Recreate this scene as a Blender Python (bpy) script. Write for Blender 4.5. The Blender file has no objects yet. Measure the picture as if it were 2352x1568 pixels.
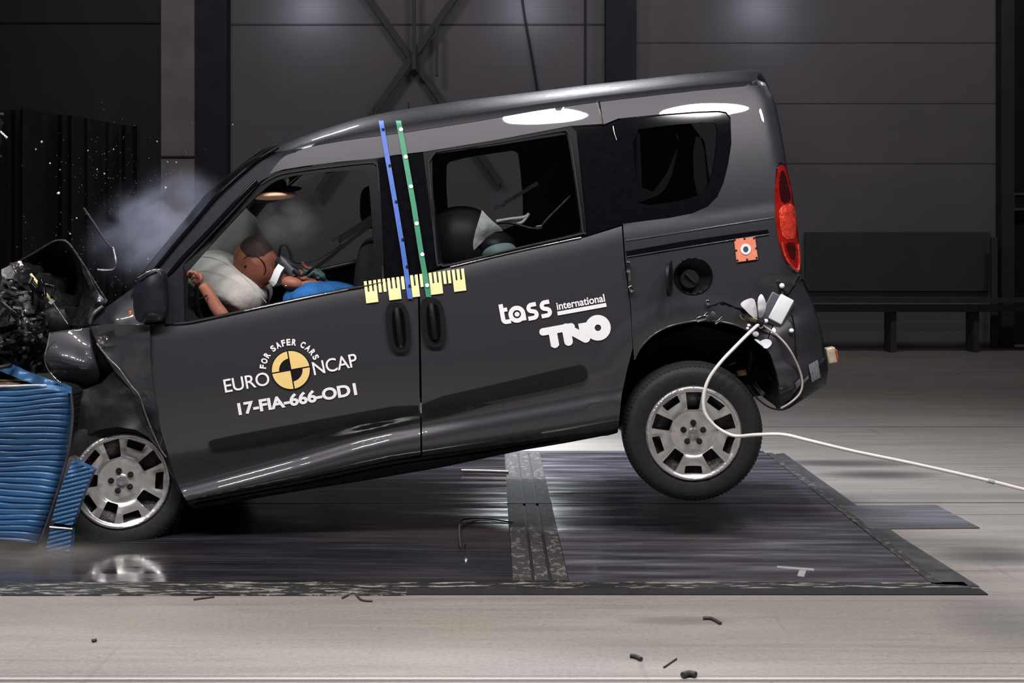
import bpy, bmesh, math, random
import numpy as np
from mathutils import Vector, Matrix, noise
from mathutils.geometry import delaunay_2d_cdt
R = math.radians
PI = math.pi
sc = bpy.context.scene
col = sc.collection
random.seed(7)

# ------------------------------------------------------------ camera, world, lights
F = 3042.0            # focal length in pixels of the 2352 wide frame
VX, VY = 1142.0, 572.0
CAM = Vector((0, -6.0, 1.33))
cd = bpy.data.cameras.new('camera')
cam = bpy.data.objects.new('camera', cd)
col.objects.link(cam)
cam.location = CAM
cam.rotation_euler = (R(90), 0, 0)
cd.sensor_width = 36.0
cd.lens = 36.0 * F / 2352
cd.shift_x = (1176 - VX) / 2352
cd.shift_y = -(784 - VY) / 2352
cd.clip_start = 0.05
sc.camera = cam
sc.view_settings.view_transform = 'Standard'
sc.view_settings.look = 'None'
sc.view_settings.gamma = 1
sc.view_settings.use_curve_mapping = False
sc.view_settings.exposure = 0.0
sc.cycles.use_denoising = True
sc.cycles.max_bounces = 8
sc.cycles.transparent_max_bounces = 24
sc.cycles.volume_bounces = 0
sc.cycles.volume_step_rate = 1.0

w = bpy.data.worlds.new('world')
sc.world = w
w.use_nodes = True
w.node_tree.nodes['Background'].inputs[0].default_value = (0.55, 0.55, 0.68, 1)
w.node_tree.nodes['Background'].inputs[1].default_value = 0.035


def area(name, loc, target, sx, sy, power, colr=(1, 0.98, 0.96), spread=180):
    l = bpy.data.lights.new(name, 'AREA')
    l.shape = 'ELLIPSE'
    l.size, l.size_y = sx, sy
    l.energy = power
    l.color = colr
    l.spread = R(spread)
    o = bpy.data.objects.new(name, l)
    col.objects.link(o)
    o.location = loc
    d = Vector(target) - Vector(loc)
    o.rotation_euler = d.to_track_quat('-Z', 'Y').to_euler()
    return o


# bank of lamps hanging over the crash area
for i, x in enumerate((-3.5, -2.4, -1.25, 0.0, 1.3, 2.6)):
    area('overhead_lamp', (x, -2.58, 4.5), (x, -1.0, 0), 0.7, 0.35, 47, (1, 0.96, 0.93), 130)
for i, (x, e) in enumerate(((-1.9, 45), (0.35, 130), (3.6, 45))):
    area('overhead_lamp', (x, 2.6, 4.8), (x * .9, 1.6, 0), 0.6, 0.3, e, (0.93, 0.95, 1.0), 110)
# low lamp behind the car that lights the pit plates
area('low_lamp', (0.15, 3.6, 1.2), (0.15, 2.7, 0), 0.4, 0.15, 22, (0.9, 0.95, 1.0), 110)
# lamps just above the picture that wash the rear wall
for x, p in ((-2.55, 60), (0.4, 45), (3.6, 60)):
    area('wall_lamp', (x, 11.4, 4.72), (x, 12.0, 4.5), 0.5, 0.2, p * .030, (0.80, 0.84, 1.0), 130)


# wide unseen fill lights, added under the ceiling to light the rear wall evenly
for x in (-3.5, 1.5, 6.5):
    area('wall_fill_light', (x, 5.5, 7.6), (x, 12.0, 2.0), 2.5, 0.6, 60, (1, 0.93, 0.97), 140)


# ------------------------------------------------------------ pixel helpers
def wp(px, py, Y):
    """world point at depth Y behind the car's near side plane"""
    s = F / (6 + Y)
    return Vector(((px - VX) / s, Y, 1.33 - (py - VY) / s))


def fl(px, py, z=0.0):
    """world point on the floor plane"""
    t = F * (1.33 - z) / (py - VY)
    return Vector(((px - VX) / F * t, t - 6.0, z))


PITCH, ROLL = R(10.3), R(2.6)
C0 = wp(960, 1000, 0.0)
u_ = Vector((math.cos(PITCH), 0, math.sin(PITCH)))
v0 = Vector((-math.sin(PITCH), 0, math.cos(PITCH)))
w0 = Vector((0, 1, 0))
w_ = w0 * math.cos(ROLL) + v0 * math.sin(ROLL)
v_ = v0 * math.cos(ROLL) - w0 * math.sin(ROLL)
M3 = Matrix((u_, w_, v_)).transposed()
MCAR = Matrix.Translation(C0) @ M3.to_4x4()
MINV = MCAR.inverted()
WID = 1.74
oL = MINV @ CAM


def loc(px, py, w=0.0):
    """car-local point seen at the pixel, at lateral inset w"""
    d = M3.transposed() @ Vector(((px - VX) / F, 1, -(py - VY) / F))
    t = (w - oL.y) / d.y
    return oL + d * t


def wl(p):
    return MCAR @ p


def cur(pts):
    xs = [p[0] for p in pts]
    ys = [p[1] for p in pts]
    return lambda x: float(np.interp(x, xs, ys))


def smooth_curve(pts, k=2, it=1):
    """densified & box smoothed curve"""
    xs = np.arange(pts[0][0], pts[-1][0] + 1, 4.0)
    ys = np.interp(xs, [p[0] for p in pts], [p[1] for p in pts])
    n = 2 * k + 1
    for _ in range(it):
        pad = np.concatenate([2 * ys[0] - ys[k:0:-1], ys, 2 * ys[-1] - ys[-2:-k - 2:-1]])
        ys = np.convolve(pad, np.ones(n) / n, 'valid')
    return lambda x: float(np.interp(x, xs, ys))


Tc = smooth_curve([(480, 462), (548, 402), (590, 368), (620, 345), (655, 328), (700, 311), (740, 297), (825, 271), (900, 255), (1065, 230), (1206, 213), (1346, 195), (1576, 170), (1706, 161), (1732, 160), (1760, 162), (1900, 170)], 6, 2)
Gc = smooth_curve([(480, 500), (540, 450), (584, 410), (615, 380), (649, 357), (713, 335), (817, 318), (910, 307), (1000, 293), (1113, 275), (1230, 254), (1370, 234), (1488, 220), (1591, 208), (1688, 199), (1900, 180)], 5, 2)
Lc = smooth_curve([(100, 760), (345, 745), (440, 738), (525, 722), (616, 702), (755, 672), (833, 658), (960, 630), (1030, 613), (1340, 543), (1430, 517), (1560, 499), (1900, 450)], 5, 1)
Mc = cur([(100, 1080), (480, 1020), (965, 935), (1350, 855), (1900, 740)])
Qc = cur([(100, 1225), (431, 1155), (691, 1107), (897, 1063), (1127, 1029), (1300, 1002), (1900, 890)])
Rr = cur([(100, 1740), (160, 1743), (180, 1758), (225, 1781), (327, 1801), (400, 1812), (500, 1828), (640, 1846), (690, 1868), (760, 1890), (850, 1902), (885, 1897), (960, 1880)])


def S(px, py):
    T, G, L, M, Q = Tc(px), Gc(px), Lc(px), Mc(px), Qc(px)
    if py <= G:
        s = min(1.0, max(0.0, (G - py) / (G - T)))
        a = 0.19 + 0.03 * s + 0.22 * (1 - math.sqrt(max(0.0, 1 - (s * .995) ** 2)))
    elif py <= L:
        s = (L - py) / (L - G)
        a = 0.034 + 0.050 * s + 0.106 * s * s
    elif py <= M:
        s = (M - py) / (M - L)
        q = max(0.0, (L + 42 - py) / 42)
        a = 0.020 * s * s + 0.014 * q * q
    else:
        off = float(np.interp(px, (430, 600, 830, 1300), (24, 38, 58, 70)))
        amp = float(np.interp(px, (430, 640, 860, 960, 1100, 1400), (.036, .036, .036, .028, .014, .012)))
        ys = Q - off
        s = max(0.0, min(1.0, (py - M) / max(20.0, ys - 12 - M)))
        a = amp * (1 - math.cos(s * PI)) / 2
        a -= (amp + .004) / (1 + math.exp(-(py - ys) / 5.2))
        q = max(0.0, (py - (Q - off * .45)) / (off * .45))
        a += .035 * min(2.0, q * q)
    # rear corner rounding
    e = Rr(py) - px
    r = 44.0 if py < 560 else (44 + (min(py, 760) - 560) / 200 * 70)
    if e < r:
        q = min(.985, (r - e) / r)
        a += (r / 507) * (1 - math.sqrt(1 - q * q)) * .9
    # the nose narrows
    if px < 420:
        a += 0.10 * ((420 - px) / 300) ** 2
    if px > 1730 and py > 640:
        k_ = min(1.0, (px - 1730) / 50)
        a += .045 * k_ * k_ * (3 - 2 * k_) * (.45 - 1 / (1 + math.exp(-(py - 752 + (px - 1790) * .5) / 11)))
    # wheel arch lips swell out a little
    d = math.hypot(px - 1600, (py - 950) * .95)
    if 190 < d < 260 and py < 930:
        a -= 0.008 * math.sin((d - 190) / 70 * PI)
    return a


# ------------------------------------------------------------ materials
def mat(name, base=(0.5, 0.5, 0.5), rough=0.5, metal=0.0, coat=0.0, spec=0.5, noise_amt=0.0, nscale=20.0,
        bump=0.0, bscale=60.0, emit=None, estr=0.0, trans=0.0, ior=1.45, stretch=None, rvar=0.0, coat_rough=0.03):
    m = bpy.data.materials.new(name)
    m.use_nodes = True
    nt = m.node_tree
    b = nt.nodes['Principled BSDF']
    b.inputs['Base Color'].default_value = (*base, 1)
    b.inputs['Roughness'].default_value = rough
    b.inputs['Metallic'].default_value = metal
    b.inputs['Coat Weight'].default_value = coat
    b.inputs['Coat Roughness'].default_value = coat_rough
    b.inputs['Specular IOR Level'].default_value = spec
    b.inputs['Transmission Weight'].default_value = trans
    b.inputs['IOR'].default_value = ior
    if emit:
        b.inputs['Emission Color'].default_value = (*emit, 1)
        b.inputs['Emission Strength'].default_value = estr
    if noise_amt or bump or rvar:
        tc = nt.nodes.new('ShaderNodeTexCoord')
        mp = nt.nodes.new('ShaderNodeMapping')
        nt.links.new(tc.outputs['Object'], mp.inputs[0])
        if stretch:
            mp.inputs['Scale'].default_value = stretch
        n = nt.nodes.new('ShaderNodeTexNoise')
        n.inputs['Scale'].default_value = nscale
        n.inputs['Detail'].default_value = 5
        nt.links.new(mp.outputs[0], n.inputs['Vector'])
        if noise_amt:
            r = nt.nodes.new('ShaderNodeValToRGB')
            r.color_ramp.elements[0].position = .3
            r.color_ramp.elements[1].position = .7
            r.color_ramp.elements[0].color = (*[max(0, c * (1 - noise_amt)) for c in base], 1)
            r.color_ramp.elements[1].color = (*[min(1, c * (1 + noise_amt)) for c in base], 1)
            nt.links.new(n.outputs['Fac'], r.inputs[0])
            nt.links.new(r.outputs[0], b.inputs['Base Color'])
        if rvar:
            mr = nt.nodes.new('ShaderNodeMapRange')
            mr.inputs[3].default_value = max(0.02, rough - rvar)
            mr.inputs[4].default_value = min(1, rough + rvar)
            nt.links.new(n.outputs['Fac'], mr.inputs[0])
            nt.links.new(mr.outputs[0], b.inputs['Roughness'])
        if bump:
            n2 = nt.nodes.new('ShaderNodeTexNoise')
            n2.inputs['Scale'].default_value = bscale
            n2.inputs['Detail'].default_value = 4
            nt.links.new(mp.outputs[0], n2.inputs['Vector'])
            bp = nt.nodes.new('ShaderNodeBump')
            bp.inputs['Strength'].default_value = bump
            bp.inputs['Distance'].default_value = 0.01
            nt.links.new(n2.outputs['Fac'], bp.inputs['Height'])
            nt.links.new(bp.outputs[0], b.inputs['Normal'])
    return m


def glass_mat(name, tint, refl=0.08, rough=0.02):
    m = bpy.data.materials.new(name)
    m.use_nodes = True
    nt = m.node_tree
    nt.nodes.remove(nt.nodes['Principled BSDF'])
    out = nt.nodes['Material Output']
    t = nt.nodes.new('ShaderNodeBsdfTransparent')
    t.inputs[0].default_value = (*tint, 1)
    g = nt.nodes.new('ShaderNodeBsdfGlossy')
    g.inputs['Roughness'].default_value = rough
    lw = nt.nodes.new('ShaderNodeFresnel')
    lw.inputs[0].default_value = 1.45
    mx = nt.nodes.new('ShaderNodeMixShader')
    nt.links.new(lw.outputs[0], mx.inputs[0])
    nt.links.new(t.outputs[0], mx.inputs[1])
    nt.links.new(g.outputs[0], mx.inputs[2])
    nt.links.new(mx.outputs[0], out.inputs[0])
    return m


PAINT = mat('grey_metallic_paint', (0.040, 0.038, 0.047), 0.46, 0.35, 1.0, 0.5, 0.05, 900, 0, coat_rough=0.02)
BLACKG = mat('gloss_black', (0.004, 0.004, 0.0055), 0.07, 0, 0.0, 0.22, 0.2, 40)
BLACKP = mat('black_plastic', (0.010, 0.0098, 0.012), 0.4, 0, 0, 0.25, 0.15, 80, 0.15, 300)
RUBBER = mat('rubber', (0.018, 0.0175, 0.019), 0.6, 0, 0, 0.3, 0.2, 60, 0.1, 200)
INT = mat('cabin_black', (0.008, 0.008, 0.010), 0.75, 0, 0, 0.2, 0.2, 30)
FRAMEB = mat('frame_black', (.006, .006, .0075), .5, 0, 0, .12, .15, 60)
FABRIC = mat('black_fabric', (0.014, 0.014, 0.017), 0.9, 0, 0, 0.1, 0.2, 200, 0.3, 400)
BLUEP = mat('dark_blue_trim', (0.009, 0.010, 0.017), 0.45, 0.0, 0.25, 0.4, 0.2, 20)
CHROME = mat('chrome', (0.7, 0.7, 0.72), 0.12, 1, 0, 0.5, 0.1, 30)
SILVER = mat('silver_paint', (0.62, 0.60, 0.60), 0.30, 0.75, 0.3, 0.5, 0.05, 30)
STEEL = mat('bare_steel', (0.25, 0.24, 0.25), 0.4, 0.9, 0, 0.5, 0.4, 30, 0.3, 50)
DARKM = mat('dark_metal', (0.03, 0.028, 0.03), 0.4, 0.6, 0, 0.5, 0.5, 25, 0.5, 40)
WHITE = mat('white_vinyl', (0.88, 0.88, 0.92), 0.5, 0, 0, 0.3, 0.03, 50)
YELLOW = mat('yellow_vinyl', (0.88, 0.64, 0.25), 0.5, 0, 0, 0.3, 0.04, 50)
PALEY = mat('pale_yellow_vinyl', (0.90, 0.84, 0.42), 0.55, 0, 0, 0.3, 0.05, 30)
BLKV = mat('black_vinyl', (0.008, 0.006, 0.01), 0.6, 0, 0, 0.2, 0.1, 50)
BLUET = mat('blue_tape', (0.075, 0.155, 0.50), 0.5, 0, 0, 0.3, 0.08, 30)
GREENT = mat('green_tape', (0.055, 0.26, 0.155), 0.5, 0, 0, 0.3, 0.08, 30)
ORANGE = mat('orange_card', (0.80, 0.26, 0.16), 0.6, 0, 0, 0.2, 0.1, 60)
SKIN = mat('dummy_vinyl_skin', (0.30, 0.115, 0.075), 0.5, 0, 0, 0.4, 0.15, 14, 0.15, 60)
BLUECL = mat('blue_cloth', (0.02, 0.11, 0.33), 0.8, 0, 0, 0.2, 0.25, 16, 0.4, 40)
BAG = mat('airbag_cloth', (0.62, 0.60, 0.58), 0.85, 0, 0, 0.15, 0.08, 7, 0.35, 30)
GREYCL = mat('grey_cloth', (0.40, 0.40, 0.41), 0.9, 0, 0, 0.1, 0.12, 30, 0.4, 120)
TEALG = mat('pale_teal_plastic', (0.22, 0.30, 0.31), 0.5, 0, 0, 0.3, 0.08, 20)
TAN = mat('tan_visor', (0.95, 0.60, 0.40), 0.8, 0, 0, 0.2, 0.1, 20)
RED = mat('red_lens', (0.26, 0.008, 0.006), 0.10, 0, 1, 0.6, 0.3, 18, 0.0)
REDB = mat('bright_red_reflector', (0.70, 0.055, 0.03), 0.12, 0.2, 1, 0.6, 0.35, 40, 0.6, 90)
BBLUE = mat('barrier_blue', (0.030, 0.100, 0.23), 0.45, 0.25, 0.15, 0.5, 0.15, 8, 0.25, 14, stretch=(.5, 1, 4), coat_rough=.15)
HONEY = mat('honeycomb_tan', (0.22, 0.16, 0.12), 0.6, 0.3, 0, 0.4, 0.5, 40, 0.8, 60)
CABLEW = mat('white_cable', (0.78, 0.74, 0.72), 0.5, 0, 0, 0.3, 0.05, 20)
GLASS = glass_mat('clear_glass', (0.93, 0.95, 0.95))
TINT = glass_mat('tinted_glass', (0.60, 0.61, 0.62))
WSG = glass_mat('windscreen_glass', (0.70, 0.76, 0.76), rough=.05)


# ------------------------------------------------------------ object helpers
def tag(o, label=None, cat=None, group=None, kind=None):
    if label: o['label'] = label
    if cat: o['category'] = cat
    if group: o['group'] = group
    if kind: o['kind'] = kind
    return o


def link(name, me, parent=None):
    o = bpy.data.objects.new(name, me)
    col.objects.link(o)
    if parent is not None:
        o.parent = parent
    return o


def empty(name, loc_=(0, 0, 0), label=None, cat=None, group=None):
    o = bpy.data.objects.new(name, None)
    col.objects.link(o)
    o.location = loc_
    return tag(o, label, cat, group)


def fin(name, bm, m, parent=None, smooth=True, sharp=40):
    bmesh.ops.recalc_face_normals(bm, faces=bm.faces)
    me = bpy.data.meshes.new(name)
    bm.to_mesh(me)
    bm.free()
    for mm in (m if isinstance(m, (list, tuple)) else [m]):
        me.materials.append(mm)
    if smooth:
        me.polygons.foreach_set('use_smooth', [True] * len(me.polygons))
        me.set_sharp_from_angle(angle=R(sharp))
    return link(name, me, parent)


def chaikin(pts, n=1, closed=True):
    pts = [tuple(p) for p in pts]
    for _ in range(n):
        q = []
        N = len(pts)
        rng = range(N) if closed else range(N - 1)
        if not closed: q.append(pts[0])
        for i in rng:
            a, b = pts[i], pts[(i + 1) % N]
            q.append(tuple(.75 * x + .25 * y for x, y in zip(a, b)))
            q.append(tuple(.25 * x + .75 * y for x, y in zip(a, b)))
        if not closed: q.append(pts[-1])
        pts = q
    return pts


def resample(pts, step):
    out = []
    N = len(pts)
    for i in range(N):
        a, b = pts[i], pts[(i + 1) % N]
        L = math.dist(a[:2], b[:2])
        k = max(1, int(round(L / step)))
        for j in range(k):
            t = j / k
            out.append(tuple(x + (y - x) * t for x, y in zip(a, b)))
    return out


def inpoly(x, y, P):
    px, py = P[:, 0], P[:, 1]
    qx, qy = np.roll(px, -1), np.roll(py, -1)
    x = np.asarray(x)[:, None]
    y = np.asarray(y)[:, None]
    with np.errstate(divide='ignore', invalid='ignore'):
        c = ((py > y) != (qy > y)) & (x < (qx - px) * (y - py) / (qy - py) + px)
    return (c.sum(1) % 2) == 1


def tri2d(outer, holes=(), step=14, extra=()):
    """triangulated region: returns list of 2d points and triangles"""
    loops = [resample([tuple(p[:2]) for p in outer], step)] + [resample([tuple(p[:2]) for p in h], step) for h in holes]
    pts, edges = [], []
    for lp in loops:
        b = len(pts)
        pts += lp
        n = len(lp)
        edges += [(b + i, b + (i + 1) % n) for i in range(n)]
    A = np.array(pts)
    xs = np.arange(A[:, 0].min() + step * .5, A[:, 0].max(), step)
    ys = np.arange(A[:, 1].min() + step * .5, A[:, 1].max(), step)
    if len(xs) and len(ys):
        gx, gy = np.meshgrid(xs, ys)
        gx, gy = gx.ravel(), gy.ravel()
        ok = inpoly(gx, gy, np.array(loops[0]))
        for h in loops[1:]:
            ok &= ~inpoly(gx, gy, np.array(h))
        gx, gy = gx[ok], gy[ok]
        if len(gx):
            d = np.sqrt(((gx[:, None] - A[None, :, 0]) ** 2 + (gy[:, None] - A[None, :, 1]) ** 2)).min(1)
            k = d > step * .45
            pts = pts + list(zip(gx[k].tolist(), gy[k].tolist()))
    pts += [tuple(e[:2]) for e in extra]
    r = delaunay_2d_cdt([Vector(p) for p in pts], edges, [], 0, 1e-4)
    V = [tuple(v) for v in r[0]]
    Fc = [f for f in r[2] if len(f) == 3]
    if not Fc: return V, []
    cx = np.array([sum(V[i][0] for i in f) / 3 for f in Fc])
    cy = np.array([sum(V[i][1] for i in f) / 3 for f in Fc])
    ok = inpoly(cx, cy, np.array(loops[0]))
    for h in loops[1:]:
        ok &= ~inpoly(cx, cy, np.array(h))
    return V, [f for f, k in zip(Fc, ok) if k]


def solidify(V3, F3, off, inner_mat=1):
    """closed shell from a surface; off = vector or callable for the back side"""
    bm = bmesh.new()
    used = sorted({i for f in F3 for i in f})
    mp = {i: k for k, i in enumerate(used)}
    a = [bm.verts.new(V3[i]) for i in used]
    b = [bm.verts.new(V3[i] + (off(V3[i]) if callable(off) else off)) for i in used]
    cnt = {}
    for f in F3:
        ia = [mp[i] for i in f]
        try:
            bm.faces.new([a[i] for i in ia])
            g = bm.faces.new([b[i] for i in reversed(ia)])
            g.material_index = inner_mat
        except ValueError:
            continue
        for k in range(3):
            e = (ia[k], ia[(k + 1) % 3])
            cnt[e] = cnt.get(e, 0) + 1
    for (i, j) in list(cnt):
        if (j, i) not in cnt:
            try:
                bm.faces.new([a[j], a[i], b[i], b[j]])
            except ValueError:
                pass
    return bm


def mirror_pt(p):
    return Vector((p.x, WID - p.y, p.z))


def panel(name, outer, holes=(), m=None, parent=None, off=0.0, th=0.02, step=14, ch=0, hch=1, far=False, sf=None, inner=None, sharp=55):
    """body panel: outline in picture pixels laid on the car's side surface"""
    sf = sf or S
    o = chaikin(outer, ch) if ch else outer
    hs = [chaikin(h, hch) if hch else h for h in holes]
    V, Fc = tri2d(o, hs, step)
    V3 = [loc(x, y, sf(x, y) + off) for x, y in V]
    d = Vector((0, th, 0))
    if far:
        V3 = [mirror_pt(p) for p in V3]
        d = -d
    bm = solidify(V3, Fc, d)
    return fin(name, bm, [m, inner or INT], parent, sharp=sharp)


def sheet(name, outer, m, parent=None, holes=(), ctrl=(), th=0.008, step=12, amp=0.0, freq=8.0, ch=0, smooth=True, sharp=30, seed=0, world=False, inner=None):
    """crumpled sheet: outline points (px,py,w); w is interpolated inside"""
    o = chaikin(outer, ch) if ch else outer
    V, Fc = tri2d(o, holes, step)
    C = np.array([p[:3] for p in list(outer) + list(ctrl)], float)
    n_ = len(C)
    def U(d2_): return d2_ * np.log(d2_ + 1e-9) * .5
    D2 = ((C[:, None, :2] - C[None, :, :2]) ** 2).sum(2) / 1e4
    Am = np.zeros((n_ + 3, n_ + 3))
    Am[:n_, :n_] = U(D2) + np.eye(n_) * 1e-5
    Am[:n_, n_:] = np.c_[np.ones(n_), C[:, :2] / 100]
    Am[n_:, :n_] = Am[:n_, n_:].T
    co = np.linalg.lstsq(Am, np.r_[C[:, 2], 0, 0, 0], rcond=None)[0]
    lo_, hi_ = C[:, 2].min() - .05, C[:, 2].max() + .05
    V3 = []
    for x, y in V:
        d2 = ((C[:, 0] - x) ** 2 + (C[:, 1] - y) ** 2) / 1e4
        w = float(U(d2) @ co[:n_] + co[n_] + co[n_ + 1] * x / 100 + co[n_ + 2] * y / 100)
        w = min(hi_, max(lo_, w))
        n = noise.noise(Vector((x / 100 * freq * .5, y / 100 * freq * .5, seed)))
        n = (1 - 2 * abs(n))
        V3.append(loc(x, y, w + amp * n))
    if world:
        V3 = [wl(p) for p in V3]
    bm = solidify(V3, Fc, Vector((0, th, 0)))
    return fin(name, bm, [m, inner or m], parent, smooth=smooth, sharp=sharp)


def tube(name, pts, r, m, parent=None, seg=8, closed=False, cap=True, sub=True):
    pts = [Vector(p) for p in pts]
    if sub and len(pts) > 2:
        q = []
        N = len(pts)
        for i in range(N - 1):
            p0 = pts[max(0, i - 1)]; p1 = pts[i]; p2 = pts[i + 1]; p3 = pts[min(N - 1, i + 2)]
            for k in range(6):
                t = k / 6
                q.append(.5 * ((2 * p1) + (-p0 + p2) * t + (2 * p0 - 5 * p1 + 4 * p2 - p3) * t * t + (-p0 + 3 * p1 - 3 * p2 + p3) * t ** 3))
        q.append(pts[-1])
        pts = q
    bm = bmesh.new()
    rings = []
    N = len(pts)
    up = Vector((0.13, 0.31, 0.94)).normalized()
    for i, p in enumerate(pts):
        t = (pts[min(N - 1, i + 1)] - pts[max(0, i - 1)]).normalized()
        if abs(t.dot(up)) > .97: up = Vector((1, 0.1, 0)).normalized()
        a = t.cross(up).normalized()
        b = t.cross(a).normalized()
        up = -b if b.dot(up) < 0 else b
        a = t.cross(up).normalized()
        rr = r(i / (N - 1)) if callable(r) else r
        rings.append([bm.verts.new(p + (a * math.cos(2 * PI * k / seg) + up * math.sin(2 * PI * k / seg)) * rr) for k in range(seg)])
    for i in range(N - 1):
        for k in range(seg):
            bm.faces.new([rings[i][k], rings[i][(k + 1) % seg], rings[i + 1][(k + 1) % seg], rings[i + 1][k]])
    if cap:
        bm.faces.new(rings[0]); bm.faces.new(rings[-1][::-1])
    return fin(name, bm, m, parent, sharp=50)


def add_box(bm, c, s, rot=None, bev=0.0, mi=0):
    mtx = Matrix.Translation(Vector(c)) @ (rot.to_4x4() if rot else Matrix()) @ Matrix.Diagonal((s[0], s[1], s[2], 1))
    r = bmesh.ops.create_cube(bm, size=1, matrix=mtx)
    fs = {f for v in r['verts'] for f in v.link_faces}
    if bev > 0:
        es = {e for v in r['verts'] for e in v.link_edges}
        q = bmesh.ops.bevel(bm, geom=list(es), offset=bev, segments=3, affect='EDGES', profile=.5)
        fs = set(q['faces'])
    for f in fs: f.material_index = mi


def box(name, c, s, m, parent=None, rot=None, bev=0.0):
    bm = bmesh.new()
    add_box(bm, c, s, rot, bev)
    return fin(name, bm, m, parent, sharp=35)


def blob(name, c, s, m, parent=None, rot=None, amp=0.0, freq=3.0, seed=0, sub=4, power=1.0, shape=None):
    bm = bmesh.new()
    bmesh.ops.create_icosphere(bm, subdivisions=sub, radius=1)
    for v in bm.verts:
        p = v.co.copy()
        if power != 1:
            p = Vector([math.copysign(abs(x) ** power, x) for x in p])
        if amp:
            p *= 1 + amp * noise.fractal(v.co * freq + Vector((seed, 0, 0)), 1.0, 2.0, 3)
        if shape: p = shape(p)
        p = Vector((p.x * s[0], p.y * s[1], p.z * s[2]))
        if rot: p = rot @ p
        v.co = p + Vector(c)
    return fin(name, bm, m, parent, sharp=60)


def union2d(V, Fc):
    P = np.array(V, float)
    T = np.array(Fc)
    r_ = delaunay_2d_cdt([Vector(v) for v in V], [(f[k], f[(k + 1) % 3]) for f in Fc for k in range(3)], [], 0, 1e-3)
    W_ = [tuple(v) for v in r_[0]]
    Q = [f for f in r_[2] if len(f) == 3]
    C = np.array([[sum(W_[i][0] for i in f) / 3, sum(W_[i][1] for i in f) / 3] for f in Q])
    A, B, D = P[T[:, 0]], P[T[:, 1]], P[T[:, 2]]
    def side(a, b):
        return (b[None, :, 0] - a[None, :, 0]) * (C[:, None, 1] - a[None, :, 1]) - (b[None, :, 1] - a[None, :, 1]) * (C[:, None, 0] - a[None, :, 0])
    s1, s2, s3 = side(A, B), side(B, D), side(D, A)
    ok = (((s1 >= 0) & (s2 >= 0) & (s3 >= 0)) | ((s1 <= 0) & (s2 <= 0) & (s3 <= 0))).any(1)
    return W_, [f for f, k_ in zip(Q, ok) if k_]


def decal(name, V, Fc, m, parent, off=-0.004, th=0.0012, sf=None, flat=None):
    sf = sf or S
    V, Fc = union2d(V, Fc)
    V3 = [loc(x, y, (flat if flat is not None else sf(x, y)) + off) for x, y in V]
    bm = solidify(V3, [f for f in Fc], Vector((0, th, 0)), 0)
    return fin(name, bm, m, parent, sharp=30)


def poly_decal(name, polys, m, parent, off=-0.004, step=14, **k):
    V, Fc = [], []
    for p in polys:
        outer, holes = (p if isinstance(p, tuple) and len(p) == 2 and isinstance(p[0], list) else (p, []))
        v, f = tri2d(outer, holes, step)
        b = len(V)
        V += v
        Fc += [tuple(i + b for i in t) for t in f]
    return decal(name, V, Fc, m, parent, off, **k)


def text2d(s, bold=0.0, spacing=1.0):
    cu = bpy.data.curves.new('t', 'FONT')
    cu.body = s
    cu.offset = bold
    cu.space_character = spacing
    cu.resolution_u = 5
    o = bpy.data.objects.new('t', cu)
    col.objects.link(o)
    me = bpy.data.meshes.new_from_object(o.evaluated_get(bpy.context.evaluated_depsgraph_get()))
    V = [(v.co.x, v.co.y) for v in me.vertices]
    Fc = []
    for p in me.polygons:
        i = list(p.vertices)
        for k in range(1, len(i) - 1):
            Fc.append((i[0], i[k], i[k + 1]))
    bpy.data.objects.remove(o)
    bpy.data.curves.remove(cu)
    bpy.data.meshes.remove(me)
    return V, Fc


def absorb(o, *others):
    """printed pattern goes into its part's own mesh"""
    for x in others:
        base_i = len(o.data.materials)
        for mm in x.data.materials: o.data.materials.append(mm)
        bm = bmesh.new(); bm.from_mesh(o.data)
        n0 = len(bm.faces)
        bm.from_mesh(x.data)
        bm.faces.ensure_lookup_table()
        for f in bm.faces[n0:]: f.material_index += base_i
        bm.to_mesh(o.data); bm.free()
        bpy.data.objects.remove(x)
    return o


def fit_text(s, a, b, h, bold=0.0, spacing=1.0, shear=0.0):
    """text fitted on the baseline a->b (pixels), cap height h"""
    V, Fc = text2d(s, bold, spacing)
    A = np.array(V)
    x0, x1 = A[:, 0].min(), A[:, 0].max()
    y0, y1 = A[:, 1].min(), A[:, 1].max()
    a = np.array(a, float); b = np.array(b, float)
    d = b - a
    n = np.array([d[1], -d[0]]) / np.linalg.norm(d)
    if n[1] > 0: n = -n
    out = []
    for x, y in V:
        t = (x - x0) / (x1 - x0)
        q = (y - y0) / (y1 - y0)
        p = a + d * t + n * h * q + d / np.linalg.norm(d) * shear * q * h
        out.append((float(p[0]), float(p[1])))
    return out, Fc


def merge(lst):
    V, Fc = [], []
    for v, f in lst:
        b = len(V)
        V += v
        Fc += [tuple(i + b for i in t) for t in f]
    return V, Fc


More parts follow.
